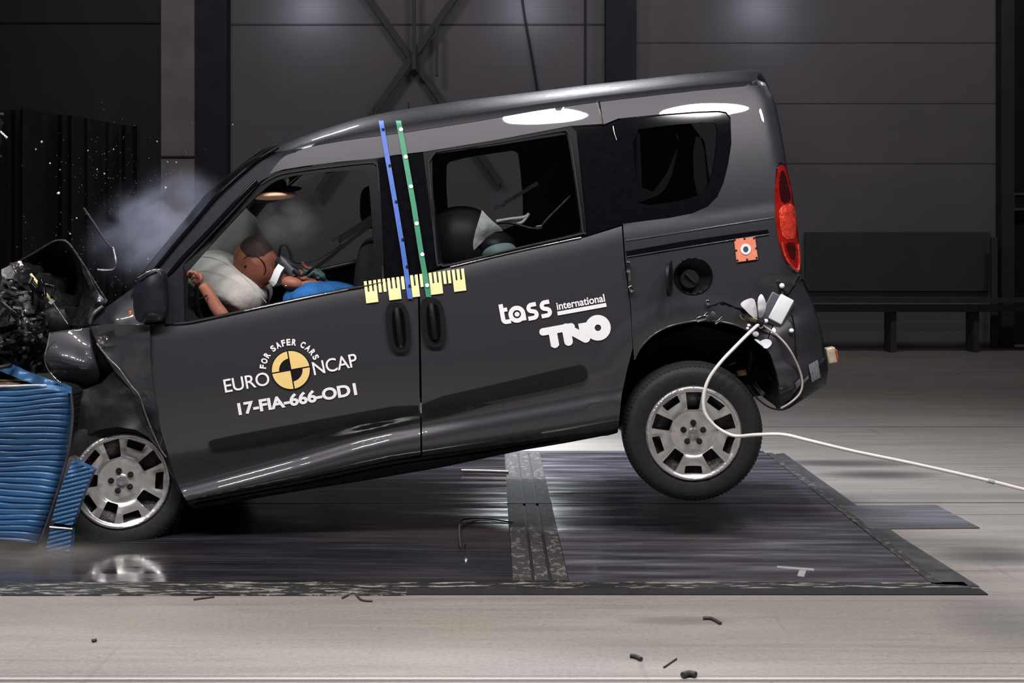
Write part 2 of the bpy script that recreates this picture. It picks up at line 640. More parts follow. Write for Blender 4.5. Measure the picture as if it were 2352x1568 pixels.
def stroke(pts, wd, round_=True, seg=14):
    """thick line as 2D polygons"""
    V, Fc = [], []
    for i in range(len(pts) - 1):
        a, b = np.array(pts[i], float), np.array(pts[i + 1], float)
        d = b - a
        L = np.linalg.norm(d)
        if L < 1e-6: continue
        n = np.array([-d[1], d[0]]) / L * wd / 2
        k = len(V)
        V += [tuple(a + n), tuple(a - n), tuple(b - n), tuple(b + n)]
        Fc += [(k, k + 1, k + 2), (k, k + 2, k + 3)]
    rng = range(len(pts)) if round_ else range(1, len(pts) - 1)
    for i in rng:
        k = len(V)
        V += [tuple(pts[i])] + [(pts[i][0] + wd / 2 * math.cos(2 * PI * j / seg), pts[i][1] + wd / 2 * math.sin(2 * PI * j / seg)) for j in range(seg)]
        Fc += [(k, k + 1 + j, k + 1 + (j + 1) % seg) for j in range(seg)]
    return [(float(x), float(y)) for x, y in V], Fc


def arc(cx, cy, r, a0, a1, n=14):
    return [(cx + r * math.cos(R(a0 + (a1 - a0) * i / n)), cy - r * math.sin(R(a0 + (a1 - a0) * i / n))) for i in range(n + 1)]


# ------------------------------------------------------------ node helper for the floor
class NT:
    def __init__(s, name):
        s.m = bpy.data.materials.new(name)
        s.m.use_nodes = True
        s.nt = s.m.node_tree
        s.b = s.nt.nodes['Principled BSDF']
        g = s.nt.nodes.new('ShaderNodeNewGeometry')
        s.pos = g.outputs['Position']
        sp = s.nt.nodes.new('ShaderNodeSeparateXYZ')
        s.nt.links.new(s.pos, sp.inputs[0])
        s.x, s.y, s.z = sp.outputs

    def n(s, t, **k):
        o = s.nt.nodes.new(t)
        for a, v in k.items(): setattr(o, a, v)
        return o

    def l(s, a, b): s.nt.links.new(a, b)

    def math(s, op, a, b=0.0, c=None, clamp=False):
        o = s.n('ShaderNodeMath', operation=op, use_clamp=clamp)
        for i, q in enumerate((a, b, c)):
            if q is None: continue
            if isinstance(q, (int, float)): o.inputs[i].default_value = q
            else: s.l(q, o.inputs[i])
        return o.outputs[0]

    def noise(s, scale, stretch=(1, 1, 1), detail=5, rough=.55, off=(0, 0, 0)):
        mp = s.n('ShaderNodeMapping')
        mp.inputs['Scale'].default_value = stretch
        mp.inputs['Location'].default_value = off
        s.l(s.pos, mp.inputs[0])
        o = s.n('ShaderNodeTexNoise')
        o.inputs['Scale'].default_value = scale
        o.inputs['Detail'].default_value = detail
        o.inputs['Roughness'].default_value = rough
        s.l(mp.outputs[0], o.inputs['Vector'])
        return o.outputs['Fac']

    def ramp(s, f, stops):
        o = s.n('ShaderNodeValToRGB')
        e = o.color_ramp.elements
        e[0].position, e[0].color = stops[0][0], (*stops[0][1], 1)
        e[1].position, e[1].color = stops[-1][0], (*stops[-1][1], 1)
        for p, c in stops[1:-1]:
            q = e.new(p)
            q.color = (*c, 1)
        s.l(f, o.inputs[0])
        return o.outputs[0]

    def mix(s, f, a, b, mode='MIX'):
        o = s.n('ShaderNodeMix', data_type='RGBA', blend_type=mode)
        if isinstance(f, (int, float)): o.inputs[0].default_value = f
        else: s.l(f, o.inputs[0])
        for i, q in ((6, a), (7, b)):
            if isinstance(q, tuple): o.inputs[i].default_value = (*q, 1)
            else: s.l(q, o.inputs[i])
        return o.outputs[2]

    def line_y(s, y0, hw, soft=.004):
        """mask: 1 on the strip |y-y0|<hw"""
        d = s.math('ABSOLUTE', s.math('SUBTRACT', s.y, y0))
        return s.math('DIVIDE', s.math('SUBTRACT', hw + soft, d), soft, clamp=True)

    def spot(s, cx, cy, rx, ry, soft=1.0):
        dx = s.math('DIVIDE', s.math('SUBTRACT', s.x, cx), rx)
        dy = s.math('DIVIDE', s.math('SUBTRACT', s.y, cy), ry)
        d = s.math('ADD', s.math('MULTIPLY', dx, dx), s.math('MULTIPLY', dy, dy))
        return s.math('SUBTRACT', 1.0, d, clamp=True)


def floor_material():
    t = NT('floor_concrete')
    big = t.noise(1.6, (.35, 1.0, 1), 6, .6)
    c = t.ramp(big, [(.3, (.15, .134, .124)), (.5, (.21, .188, .172)), (.72, (.255, .23, .208))])
    streak = t.noise(5, (.18, 3.0, 1), 6, .65)
    c = t.mix(t.math('MULTIPLY', t.ramp(streak, [(.38, (1, 1, 1)), (.56, (0, 0, 0))]), .6), c, (.125, .115, .11))
    yell = t.noise(1.1, (.5, 1, 1), 3, .5, (3, 7, 0))
    c = t.mix(t.math('MULTIPLY', t.ramp(yell, [(.5, (0, 0, 0)), (.7, (1, 1, 1))]), .35), c, (.27, .24, .185))
    fine = t.noise(140, (1, 1, 1), 3, .7)
    c = t.mix(.14, c, t.ramp(fine, [(.3, (.12, .11, .11)), (.7, (.5, .48, .46))]))
    grit = t.noise(55, (1, 1, 1), 4, .75, (2, 5, 0))
    c = t.mix(.22, c, t.ramp(grit, [(.32, (.07, .064, .06)), (.5, (.21, .19, .175)), (.68, (.36, .33, .30))]))
    scr = t.noise(3.5, (.12, 9, 1), 3, .45, (6, 1, 0))
    c = t.mix(t.math('MULTIPLY', t.ramp(scr, [(.655, (0, 0, 0)), (.70, (1, 1, 1))]), .45), c, (.10, .092, .088))
    scr2 = t.noise(2.2, (7, .35, 1), 2, .4, (1, 4, 0))
    c = t.mix(t.math('MULTIPLY', t.ramp(scr2, [(.70, (0, 0, 0)), (.73, (1, 1, 1))]), .30), c, (.11, .10, .095))
    specks = t.noise(28, (1, 1.6, 1), 2, .5, (9, 2, 0))
    c = t.mix(t.math('MULTIPLY', t.ramp(specks, [(.66, (0, 0, 0)), (.74, (1, 1, 1))]), .55), c, (.10, .09, .085))
    # rubber smudges with a shape of their own
    for (px, py, rx, ry, k) in ((1950, 1064, 0.42, .13, .55), (2015, 1090, .36, .14, .6), (1870, 1062, .22, .1, .3), (2290, 1276, .28, .16, .65), (2250, 1245, .35, .12, .3),
                                (1180 - 1000, 1325, .01, .01, 0), (1560, 1425, .2, .05, .3), (2320, 1430, .25, .3, .25), (1700, 1100, .3, .1, .2)):
        p = fl(px, py)
        c = t.mix(t.math('MULTIPLY', t.spot(p.x, p.y, rx * 1.15, ry * 1.3), min(.9, k * 1.45)), c, (.035, .032, .034))
    # right-hand dark tyre bands and grooves
    band = t.math('MULTIPLY', t.line_y(fl(0, 1140).y, .06, .05), t.math('GREATER_THAN', t.x, 1.5))
    c = t.mix(t.math('MULTIPLY', band, .5), c, (.12, .115, .12))
    for (py, hw, k) in ((980, .012, .75), (1154, .012, .85), (1181, .006, .5), (1563, .006, .7), (1552, .003, .25)):
        c = t.mix(t.math('MULTIPLY', t.line_y(fl(0, py).y, hw, .006), k), c, (.03, .028, .03))
    c = t.mix(t.math('MULTIPLY', t.line_y(fl(0, 1557).y, .003, .003), .6), c, (.62, .6, .6))
    t.l(c, t.b.inputs['Base Color'])
    rr = t.n('ShaderNodeMapRange')
    rr.inputs[3].default_value = .42
    rr.inputs[4].default_value = .75
    t.l(streak, rr.inputs[0])
    t.l(rr.outputs[0], t.b.inputs['Roughness'])
    bp = t.n('ShaderNodeBump')
    bp.inputs['Strength'].default_value = .12
    bp.inputs['Distance'].default_value = .01
    t.l(fine, bp.inputs['Height'])
    t.l(bp.outputs[0], t.b.inputs['Normal'])
    return t.m


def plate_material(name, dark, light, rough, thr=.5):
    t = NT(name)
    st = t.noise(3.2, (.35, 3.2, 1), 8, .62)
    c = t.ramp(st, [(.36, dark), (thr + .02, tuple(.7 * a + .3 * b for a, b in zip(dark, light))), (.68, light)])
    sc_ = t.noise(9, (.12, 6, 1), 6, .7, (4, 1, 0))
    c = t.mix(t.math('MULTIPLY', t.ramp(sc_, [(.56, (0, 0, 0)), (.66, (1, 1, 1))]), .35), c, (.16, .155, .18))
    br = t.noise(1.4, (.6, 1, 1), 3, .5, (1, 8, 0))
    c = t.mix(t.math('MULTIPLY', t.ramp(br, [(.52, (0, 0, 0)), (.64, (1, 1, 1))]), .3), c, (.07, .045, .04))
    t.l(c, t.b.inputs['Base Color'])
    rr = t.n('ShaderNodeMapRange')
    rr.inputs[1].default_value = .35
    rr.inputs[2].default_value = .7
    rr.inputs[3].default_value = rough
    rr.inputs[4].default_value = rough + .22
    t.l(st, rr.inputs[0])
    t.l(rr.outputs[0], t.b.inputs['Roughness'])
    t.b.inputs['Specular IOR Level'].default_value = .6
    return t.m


def worn_material(name, a, b, scale, stretch, thr, rough=.5):
    t = NT(name)
    f = t.noise(scale, stretch, 6, .7)
    c = t.ramp(f, [(thr - .02, a), (thr + .02, b)])
    t.l(c, t.b.inputs['Base Color'])
    t.b.inputs['Roughness'].default_value = rough
    return t.m


def wall_material(name, base, vert=False):
    t = NT(name)
    f = t.noise(.5, (1, 1, 1), 5, .6)
    c = t.ramp(f, [(.3, tuple(x * .85 for x in base)), (.7, tuple(x * 1.12 for x in base))])
    # horizontal sandwich-panel ribs
    z = t.math('FRACT', t.math('MULTIPLY', t.z, 1 / .06))
    rib = t.math('LESS_THAN', z, .18)
    c = t.mix(t.math('MULTIPLY', rib, .05), c, (0, 0, 0))
    zz = t.math('FRACT', t.math('MULTIPLY', t.math('ADD', t.z, .31), 1 / .82))
    seam = t.math('LESS_THAN', zz, .018)
    c = t.mix(t.math('MULTIPLY', seam, .12), c, (0, 0, 0))
    t.l(c, t.b.inputs['Base Color'])
    t.b.inputs['Roughness'].default_value = .55
    return t.m


def flat_poly(name, pts, m, th=.004, kind='structure', parent=None):
    bm = bmesh.new()
    a = [bm.verts.new(p) for p in pts]
    b = [bm.verts.new(Vector(p) - Vector((0, 0, th))) for p in pts]
    n = len(pts)
    bm.faces.new(a)
    bm.faces.new(b[::-1])
    for i in range(n): bm.faces.new([a[i], b[i], b[(i + 1) % n], a[(i + 1) % n]])
    o = fin(name, bm, m, parent, smooth=False)
    if kind and parent is None: o['kind'] = kind
    return o


# ============================================================ SETTING
FLM = floor_material()
flat_poly('floor', [Vector((-16, -5.8, 0)), Vector((16, -5.8, 0)), Vector((16, 12.6, 0)), Vector((-16, 12.6, 0))], FLM, .1)

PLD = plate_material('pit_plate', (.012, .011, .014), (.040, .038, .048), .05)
PLR = plate_material('pit_plate_right_lit', (.030, .027, .034), (.16, .155, .19), .10)  # light beyond the car's shadow is painted in as a paler base
FRM = worn_material('worn_frame', (.014, .014, .015), (.26, .24, .22), 9, (.7, 4, 1), .56)
RAILM = worn_material('worn_rail', (.025, .022, .024), (.11, .105, .10), 34, (1, .6, 1), .56, .85)
EDGM = mat('edge_grey', (.05, .05, .055), .5, 0, 0, .4, .35, 12)
DKF = mat('dark_frame_paint', (.014, .0135, .015), .8, 0, 0, .4, .3, 20)

z1 = .004
yN, yB = fl(0, 1338).y, fl(0, 1042).y
yMid = fl(0, 1158).y
A = fl(1760, 1043); B = fl(2128, 1334)
def xr(y, off=0.0): return A.x + (B.x - A.x) * (y - A.y) / (B.y - A.y) + off
def xrail(y): 
    a, b = fl(1200, 1046), fl(1241, 1332)
    return a.x + (b.x - a.x) * (y - a.y) / (b.y - a.y)
def quad(name, xa, xb, ya, yb, m, z=z1, th=.006):
    """strip between two x-functions/values and two y values"""
    fa = xa if callable(xa) else (lambda y: xa)
    fb = xb if callable(xb) else (lambda y: xb)
    return flat_poly(name, [Vector((fa(ya), ya, z)), Vector((fb(ya), ya, z)), Vector((fb(yb), yb, z)), Vector((fa(yb), yb, z))], m, th)
g = .010
RW = .115
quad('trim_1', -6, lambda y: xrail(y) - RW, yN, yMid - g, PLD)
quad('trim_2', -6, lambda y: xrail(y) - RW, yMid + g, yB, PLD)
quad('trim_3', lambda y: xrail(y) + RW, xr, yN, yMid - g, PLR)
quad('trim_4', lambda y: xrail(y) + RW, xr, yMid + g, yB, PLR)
XEND = fl(2246, 1350).x
quad('trim_5', -6.2, XEND - .03, yN - .10, yN - .004, FRM, z=.005)       # worn near edge, inner
quad('trim_6', -.35, XEND, yN - .19, yN - .10, DKF, z=.0045)
quad('trim_16', -6.2, -.35, yN - .20, yN - .10, worn_material('flaked_frame', (.016, .016, .017), (.23, .21, .195), 16, (.6, 2.5, 1), .545), z=.0045)
quad('trim_7', -6, xr, yMid - g, yMid + g, DKF, z=.002, th=.004)
quad('trim_8', lambda y: xr(y) + .004, lambda y: xr(y) + .045, yN - .02, yB, RAILM, z=.0065)
flat_poly('trim_9', [fl(1762, 1043, .005) + Vector((.05, 0, 0)), fl(1800, 1040, .005), fl(2073, 1235, .005), fl(2249, 1346, .005), fl(2140, 1340, .005)], EDGM, .004)
flat_poly('trim_10', [fl(1918, 1161, .006), fl(2150, 1159, .006), fl(2200, 1185, .006), fl(2250, 1211, .006), fl(2000, 1213, .006)], plate_material('side_plate', (.07, .07, .08), (.14, .14, .165), .35), .005)
quad('trim_11', lambda y: xrail(y) - 5.2, xr, yB, yB + .10, plate_material('rear_edge', (.03, .03, .035), (.10, .10, .12), .3), z=.0045)
quad('trim_19', lambda y: xrail(y) - RW, lambda y: xrail(y) + RW, yN, yB + .02, DKF, z=.003)
# cross rail of the pit cover: three worn steel bars with slots between them
for i, (a, b) in enumerate(((-.11, -.035), (-.022, .032), (.046, .11))):
    quad('trim_%d' % (12 + i), lambda y, a=a: xrail(y) + a, lambda y, b=b: xrail(y) + b, yN, yB + .02, RAILM, z=.010, th=.010)
quad('trim_15', lambda y: xrail(y) - RW, lambda y: xrail(y) + RW, yMid - .03, yMid + .03, DKF, z=.012)

# ---- rear wall at Y=12
YW = 12.0
WALL = wall_material('wall_cladding', (.115, .108, .118))
WALLD = wall_material('wall_dark', (.035, .034, .040))
COLD = mat('column_black', (.020, .020, .028), .6, 0, 0, .3, .2, 3)
COLL = mat('column_concrete', (.22, .20, .19), .7, 0, 0, .3, .15, 3)
def wbox(name, x0, x1, y0, y1, Y, th, m, kind='structure', parent=None, bev=0):
    a = wp(x0, y0, Y); b = wp(x1, y1, Y)
    o = box(name, ((a.x + b.x) / 2, Y + th / 2, (a.z + b.z) / 2), (abs(b.x - a.x), th, abs(a.z - b.z)), m, parent, bev=bev)
    if kind and parent is None: o['kind'] = kind
    return o
base = 572 + F * 1.33 / (6 + YW)
def gwall(name, x0, x1, top, Y, m, th=.2):
    a = wp(x0, 0, Y); b = wp(x1, 0, Y)
    o = box(name, ((a.x + b.x) / 2, Y + th / 2, top / 2), (b.x - a.x, th, top), m)
    o['kind'] = 'structure'
    return o
gwall('wall_back', 445, 2330, 8, YW, WALL)
gwall('wall_back_left', -1100, 440, 8, YW + .6, WALLD)
gwall('wall_back_right', 2300, 3600, 8, YW + .5, mat('dark_right', (.012, .012, .016), .7, 0, 0, .3, .2, 3))
gwall('trim_20', 445, 521, 8, YW - .25, COLD, .4)
gwall('trim_21', 370, 446, 8, YW - .30, COLL, .45)
gwall('trim_22', 1392, 1462, 8, YW - .25, COLD, .4)
gwall('trim_23', 2300, 2330, 8, YW - .2, mat('jamb', (.03, .03, .035), .6, 0, 0, .3, .2, 3), .3)
gwall('trim_24', 1342, 1347, 8, YW - .02, COLD, .1)
wbox('trim_25', 521, 1392, 54, 58, YW - .01, .02, mat('seam_2', (.06, .056, .064), .6, 0, 0, .3, .2, 3))
wbox('trim_26', 0 - 600, 370, 50, 54, YW + .58, .02, COLD)
SEAM = mat('seam', (.085, .08, .09), .6, 0, 0, .3, .2, 3)
wbox('trim_27', 1462, 2300, 96, 99, YW - .008, .02, SEAM)
wbox('trim_28', 1462, 2300, 236, 238, YW - .008, .02, SEAM)
wbox('trim_29', 1800, 2300, 374, 376, YW - .008, .02, SEAM)
wbox('trim_30', 370, 446, 358, 362, YW - .32, .03, COLD)
bx = box('wall_left', (-13, 3, 4), (.3, 18, 8), WALLD); bx['kind'] = 'structure'
bx = box('ceiling', (0, 3.5, 8.05), (27, 18.6, .1), WALLD); bx['kind'] = 'structure'
# steel cross bracing in front of the rear wall
BR = mat('brace_steel', (.062, .058, .066), .6, 0, 0, .3, .15, 4)
br = empty('steel_cross_bracing', wp(950, 160, YW - .1), 'grey steel X-shaped cross bracing standing off the rear wall above the car', 'bracing')
def brace_bar(x0, y0, x1, y1, wd, Y, nm):
    a, b = wp(x0, y0, Y), wp(x1, y1, Y)
    d = b - a
    bm = bmesh.new()
    ang = math.atan2(d.z, d.x)
    add_box(bm, (a + b) / 2 - br.location, (d.length, .06, wd), Matrix.Rotation(-ang, 3, 'Y'))
    o = fin(nm, bm, BR, br, smooth=False)
    return o
brace_bar(800, -70, 1150, 420, .09, YW - .10, 'diagonal_strut')
brace_bar(1090, -70, 730, 440, .09, YW - .17, 'diagonal_strut')
brace_bar(951, -60, 951, 160, .05, YW - .24, 'post')
brace_bar(1003, 60, 1003, 175, .04, YW - .24, 'post')
tag(tube('hanging_cable', [wp(1196, -30, YW - .05), wp(1206, 40, YW - .05), wp(1222, 130, YW - .05), wp(1236, 215, YW - .05)], .014, COLD), 'thin dark cable hanging down the rear wall above the roof', 'cable')
# dark panel, bench and sign on the right of the rear wall
tag(wbox('wall_board', 1850, 2275, 533, 668, YW - .08, .05, mat('board', (.045, .045, .052), .6, 0, 0, .3, .1, 3), None), 'large dark grey rectangular board on the rear wall right of the tail lamp', 'board')
bn = empty('long_bench', (4.9, YW - .9, 0), 'long dark low bench running along the foot of the rear wall', 'bench')
def bpart(nm, x0, x1, y0, y1, Y, th, m):
    a = wp(x0, y0, Y); b = wp(x1, y1, Y)
    return box(nm, Vector(((a.x + b.x) / 2, Y + th / 2, (a.z + b.z) / 2)) - bn.location, (abs(b.x - a.x), th, abs(a.z - b.z)), m, bn)
BM_ = mat('bench_dark', (.035, .035, .043), .5, 0, 0, .4, .2, 6)
BM2 = mat('bench_black', (.012, .012, .016), .6, 0, 0, .3, .2, 6)
bpart('seat_board', 1700, 2500, 686, 695, YW - 1.0, .45, BM_)
bpart('front_rail', 1700, 2500, 699, 716, YW - 1.05, .05, BM2)
for x in (1860, 2050, 2240, 2420):
    a = wp(x, 700, YW - .9)
    box('leg', Vector((a.x, YW - .8, a.z / 2)) - bn.location, (.07, .3, a.z), BM_, bn)
tag(wbox('pale_post', 2278, 2291, 545, 796, YW - .35, .06, mat('post_grey', (.05, .048, .05), .6, 0, 0, .3, .1, 5), None), 'slim grey upright post beside the dark doorway at the right', 'post')
sg = empty('wall_box', wp(2340, 463, YW + .3), 'small square box with a pale outline in the dark right-hand bay', 'box')
for (x0, x1, y0, y1) in ((2324, 2365, 443, 448), (2324, 2365, 478, 483), (2324, 2329, 448, 478), (2360, 2365, 448, 478)):
    a = wp(x0, y0, YW + .3); b = wp(x1, y1, YW + .3)
    box('frame_bar', Vector(((a.x + b.x) / 2, YW + .3, (a.z + b.z) / 2)) - sg.location, (abs(b.x - a.x), .05, abs(a.z - b.z)), mat('pale_outline', (.10, .10, .12), .6, 0, 0, .3, .1, 5), sg)
a = wp(2345, 463, YW + .33)
box('box_face', a - sg.location, (.2, .05, .2), BM2, sg)
# dark pleated curtain at the left
CUR = mat('curtain_cloth', (.050, .047, .053), .85, 0, 0, .1, .15, 6)
bm = bmesh.new()
prof = []
n = 150
for i in range(n + 1):
    px = -500 + (330 + 500) * i / n
    prof.append((px, .12 * math.sin(px * .055 + 1.2 * math.sin(px * .013)) + .05 * math.sin(px * .17)))
top = [bm.verts.new(wp(px, 250 + max(0, (px - 60)) * .16, 8.2) + Vector((0, q, 0))) for px, q in prof]
bot = [bm.verts.new(Vector((wp(px, 250, 8.2).x, 8.2 + q * 1.15, .02))) for px, q in prof]
for i in range(n):
    bm.faces.new([top[i], top[i + 1], bot[i + 1], bot[i]])
ex = bmesh.ops.solidify(bm, geom=list(bm.faces), thickness=.012)
tag(fin('pleated_curtain', bm, CUR, None), 'dark pleated curtain hanging behind the crushed bonnet at the left', 'curtain')
# part of a rig with metal fittings at the left picture edge
rg = empty('camera_rig', wp(-20, 320, 2.2), 'dark camera rig with shiny metal fittings cut off by the left picture edge', 'camera rig')
def rl(px, py, Y=2.2): return wp(px, py, Y) - rg.location
box('camera_body', rl(-28, 300), (.12, .16, .16), BLACKP, rg, bev=.01)
tube('lens', [rl(-30, 300, 2.05), rl(-30, 300, 1.9)], .045, BLACKG, rg, seg=16)
tube('clamp', [rl(0, 303), rl(16, 318)], .011, CHROME, rg)
tube('knob', [rl(-6, 281), rl(6, 282)], .010, CHROME, rg)
tube('knob', [rl(-8, 358), rl(3, 359)], .008, STEEL, rg)
tube('mast', [rl(-30, 330), Vector((rl(-30, 330).x, 0, -rg.location.z + .01))], .025, BLACKP, rg, seg=12)
tube('cross_bar', [rl(-60, 262), rl(8, 262)], .009, STEEL, rg)

# ============================================================ CAR
car = bpy.data.objects.new('car', None)
col.objects.link(car)
car.matrix_world = MCAR
tag(car, 'dark grey metallic van-shaped car pitching nose-down with its front crushed into the blue barrier', 'car')

LOW = [(x, Qc(x)) for x in range(431, 1300, 60)]
# --- front door
fd = panel('front_door', [(346, 746), (395, 744), (440, 741), (525, 724), (616, 704), (755, 674), (833, 660), (882, 648), (959, 632),
                          (961, 720), (963, 860), (966, 1044), (897, 1058), (691, 1101), (470, 1143), (428, 1150), (400, 1095), (385, 1040), (368, 985), (354, 900), (346, 820)],
           m=PAINT, parent=car, th=.03, step=7)
FH = [(430, 738), (426, 628), (437, 614), (541, 499), (608, 432), (640, 411), (700, 399), (833, 389), (845, 400), (850, 450), (864, 650), (755, 669), (616, 699), (525, 719)]
fo = [(396, 746), (398, 645), (430, 598), (541, 480), (600, 416), (640, 394), (700, 384), (780, 374), (864, 366), (871, 390), (884, 648), (833, 659), (755, 673), (616, 703), (525, 723), (440, 740)]
panel('window_frame', fo, [FH], FRAMEB, fd, off=.004, th=.035, hch=1, step=12)
tube('window_seal', [loc(x, y, S(x, y) - .003) for x, y in ((398, 744), (440, 740), (525, 722), (616, 702), (755, 672), (833, 658), (880, 648))], .006, RUBBER, fd)
tube('window_channel', [loc(x, y, S(x, y) + .002) for x, y in ((600, 424), (640, 402), (700, 391), (780, 381), (850, 374), (862, 378), (868, 400), (880, 645))], .005, RUBBER, fd)
tube('bright_strip', [loc(x, y, S(x, y) - .006) for x, y in ((560, 714), (616, 702), (720, 680), (800, 664))], .0035, CHROME, fd)

def handle(name, x0, y0, x1, y1, parent, keyhole):
    cx, cy = (x0 + x1) / 2, (y0 + y1) / 2
    hw, hh = (x1 - x0) / 2, (y1 - y0) / 2
    o = []
    for i in range(28):
        a = 2 * PI * i / 28
        c, s_ = math.cos(a), math.sin(a)
        ex = math.copysign(abs(c) ** .6, c) * hw * .86
        ey = math.copysign(abs(s_) ** .7, s_) * hh
        ex -= ey * -.10
        if ey < 0: ex *= 1.0
        o.append((cx + ex, cy + ey))
    h = panel(name, o, m=BLACKP, parent=parent, off=-.014, th=.02, step=9)
    o2 = [(cx + (x - cx) * .55 + 2, cy + (y - cy) * .78) for x, y in o]
    panel('pull_recess', o2, m=BLACKG, parent=h, off=-.016, th=.004, step=9)
    tube('grip', [loc(cx - 4 + t * 10, y0 + 14 + t * (y1 - y0 - 34), S(cx, cy) - (.020 + .018 * math.sin(t * PI))) for t in (0, .25, .5, .75, 1)], .0135, BLACKP, h, seg=10)
    if keyhole:
        tube('lock_cylinder', [loc(cx + 6, y1 - 15, S(cx, cy) - .012), loc(cx + 6, y1 - 15, S(cx, cy) - .021)], .008, STEEL, h, seg=14)
    return h
handle('door_handle', 883, 694, 946, 809, fd, True)

def moulding(name, top, bot, parent):
    poly = chaikin(top + bot[::-1], 1)
    panel(name, poly, m=BLACKP, parent=parent, off=-.009, th=.012, step=12)
moulding('side_moulding', [(478, 1016), (488, 1009), (721, 966), (961, 923)], [(480, 1026), (492, 1033), (721, 992), (961, 955)], fd)

# --- sliding door
sd = panel('sliding_door', [(963, 632), (1030, 615), (1185, 578), (1345, 545), (1428, 519), (1434, 600), (1447, 700), (1453, 800), (1440, 850), (1428, 905), (1420, 985), (1395, 991), (1300, 1000), (1127, 1026), (970, 1048), (968, 860), (965, 720)],
           m=PAINT, parent=car, th=.03, step=7)
SH = [(989, 368), (1000, 353), (1013, 350), (1285, 304), (1300, 304), (1305, 318), (1322, 430), (1335, 528), (1330, 535), (1040, 604), (1016, 606), (1006, 590)]
panel('window_frame', [(972, 351), (1312, 292), (1324, 302), (1348, 541), (1030, 613), (1014, 612), (1002, 600)], [SH], FRAMEB, sd, off=.002, th=.035, step=12)
panel('window_pane', [(980, 356), (1308, 297), (1338, 538), (1020, 609)], m=GLASS, parent=sd, off=.014, th=.004, step=30, inner=GLASS)
tube('window_seal', [loc(x, y, S(x, y) - .004) for x, y in ((984, 372), (998, 352), (1013, 347), (1150, 326), (1288, 301), (1303, 303), (1310, 320), (1326, 430), (1338, 528), (1331, 538), (1180, 572), (1040, 607), (1012, 608), (1002, 588), (984, 372))], .005, RUBBER, sd)
tube('bright_strip', [loc(x, y, S(x, y) - .006) for x, y in ((1035, 613), (1185, 577), (1335, 545))], .003, CHROME, sd)
handle('door_handle', 961, 684, 1027, 797, sd, False)
moulding('side_moulding', [(969, 921), (1150, 880), (1325, 838), (1345, 840)], [(969, 953), (1150, 917), (1335, 880), (1352, 866)], sd)

# --- black pillars
panel('pillar_trim', [(868, 365), (905, 357), (972, 349), (984, 375), (1018, 612), (963, 629), (886, 648)], m=BLACKG, parent=car, off=.006, th=.03, step=14)
panel('pillar_trim', [(1314, 291), (1384, 286), (1420, 271), (1450, 290), (1470, 508), (1430, 515), (1350, 541)], m=BLACKG, parent=car, off=.010, th=.03, step=14)
# --- roof side rail
panel('roof_side_rail', [(582, 413)] + [(x, Gc(x) + 1) for x in range(600, 1376, 24)] + [(1375, Gc(1375) + 1), (1386, 284), (1310, 289), (1140, 321), (975, 348), (905, 356), (858, 364), (780, 371), (700, 381), (650, 389), (610, 403)],
      m=PAINT, parent=car, th=.05)
# --- rear quarter panel
QW = [(1386, 286), (1420, 272), (1520, 262), (1600, 256), (1650, 254), (1668, 257), (1678, 270), (1680, 330), (1672, 380), (1662, 420), (1648, 452), (1625, 475), (1590, 490), (1540, 500), (1430, 514)]
ARCH = [(1457, 825), (1470, 800), (1492, 776), (1515, 760), (1545, 747), (1596, 737), (1650, 738), (1700, 750), (1735, 772), (1757, 797)]
cx, cy, cr = 1592, 634, 41
fuel = [(cx + cr * 1.05 * math.cos(2 * PI * i / 28), cy + cr * math.sin(2 * PI * i / 28)) for i in range(28)]
qp = panel('rear_quarter_panel', [(x, Gc(x) + 1) for x in (1378, 1440, 1520, 1600, 1680, 1710)] + [(1738, 182), (1757, 190), (1776, 222), (1797, 327), (1805, 376), (1790, 372), (1783, 385), (1780, 420), (1780, 470), (1785, 530), (1797, 585), (1815, 618), (1840, 632), (1800, 690), (1768, 762), (1757, 797)]
           + ARCH[::-1][1:] + [(1452, 770), (1449, 700), (1437, 600), (1431, 516)] + QW[::-1], [fuel], PAINT, car, th=.03, step=11, hch=0)
# seams and sliding rail
tube('roof_seam', [loc(x, y, S(x, y) - .001) for x, y in ((1371, 232), (1377, 250), (1382, 270), (1386, 286))], .003, BLACKG, car)
panel('slide_rail', [(1437, 577), (1580, 552), (1700, 535), (1764, 527), (1766, 536), (1700, 546), (1580, 565), (1440, 588)], m=BLACKG, parent=qp, off=-.002, th=.01, step=14)
tube('rail_lip', [loc(x, y, S(x, y) - .003) for x, y in ((1440, 590), (1580, 567), (1700, 548), (1766, 538))], .003, PAINT, qp)
tube('upper_crease', [loc(x, y, S(x, y) + .001) for x, y in ((1436, 553), (1560, 534), (1680, 515), (1778, 500))], .0045, PAINT, qp)
# quarter window
wq = panel('quarter_window_frame', [(1400, 280), (1520, 263), (1650, 255), (1668, 258), (1678, 271), (1680, 330), (1662, 420), (1648, 452), (1625, 475), (1590, 490), (1540, 500), (1432, 514)],
      [[(1446, 300), (1530, 288), (1636, 279), (1648, 288), (1646, 340), (1634, 410), (1615, 445), (1560, 462), (1470, 474), (1462, 440)]], BLACKG, car, off=.010, th=.02, step=12)
panel('window_pane', [(1440, 294), (1640, 272), (1655, 288), (1650, 350), (1630, 440), (1560, 470), (1462, 482)], m=TINT, parent=wq, off=.018, th=.004, step=30, inner=TINT)
tube('bright_strip', [loc(x, y, S(x, y) + .004) for x, y in ((1408, 290), (1411, 306), (1416, 322))], .003, CHROME, wq)
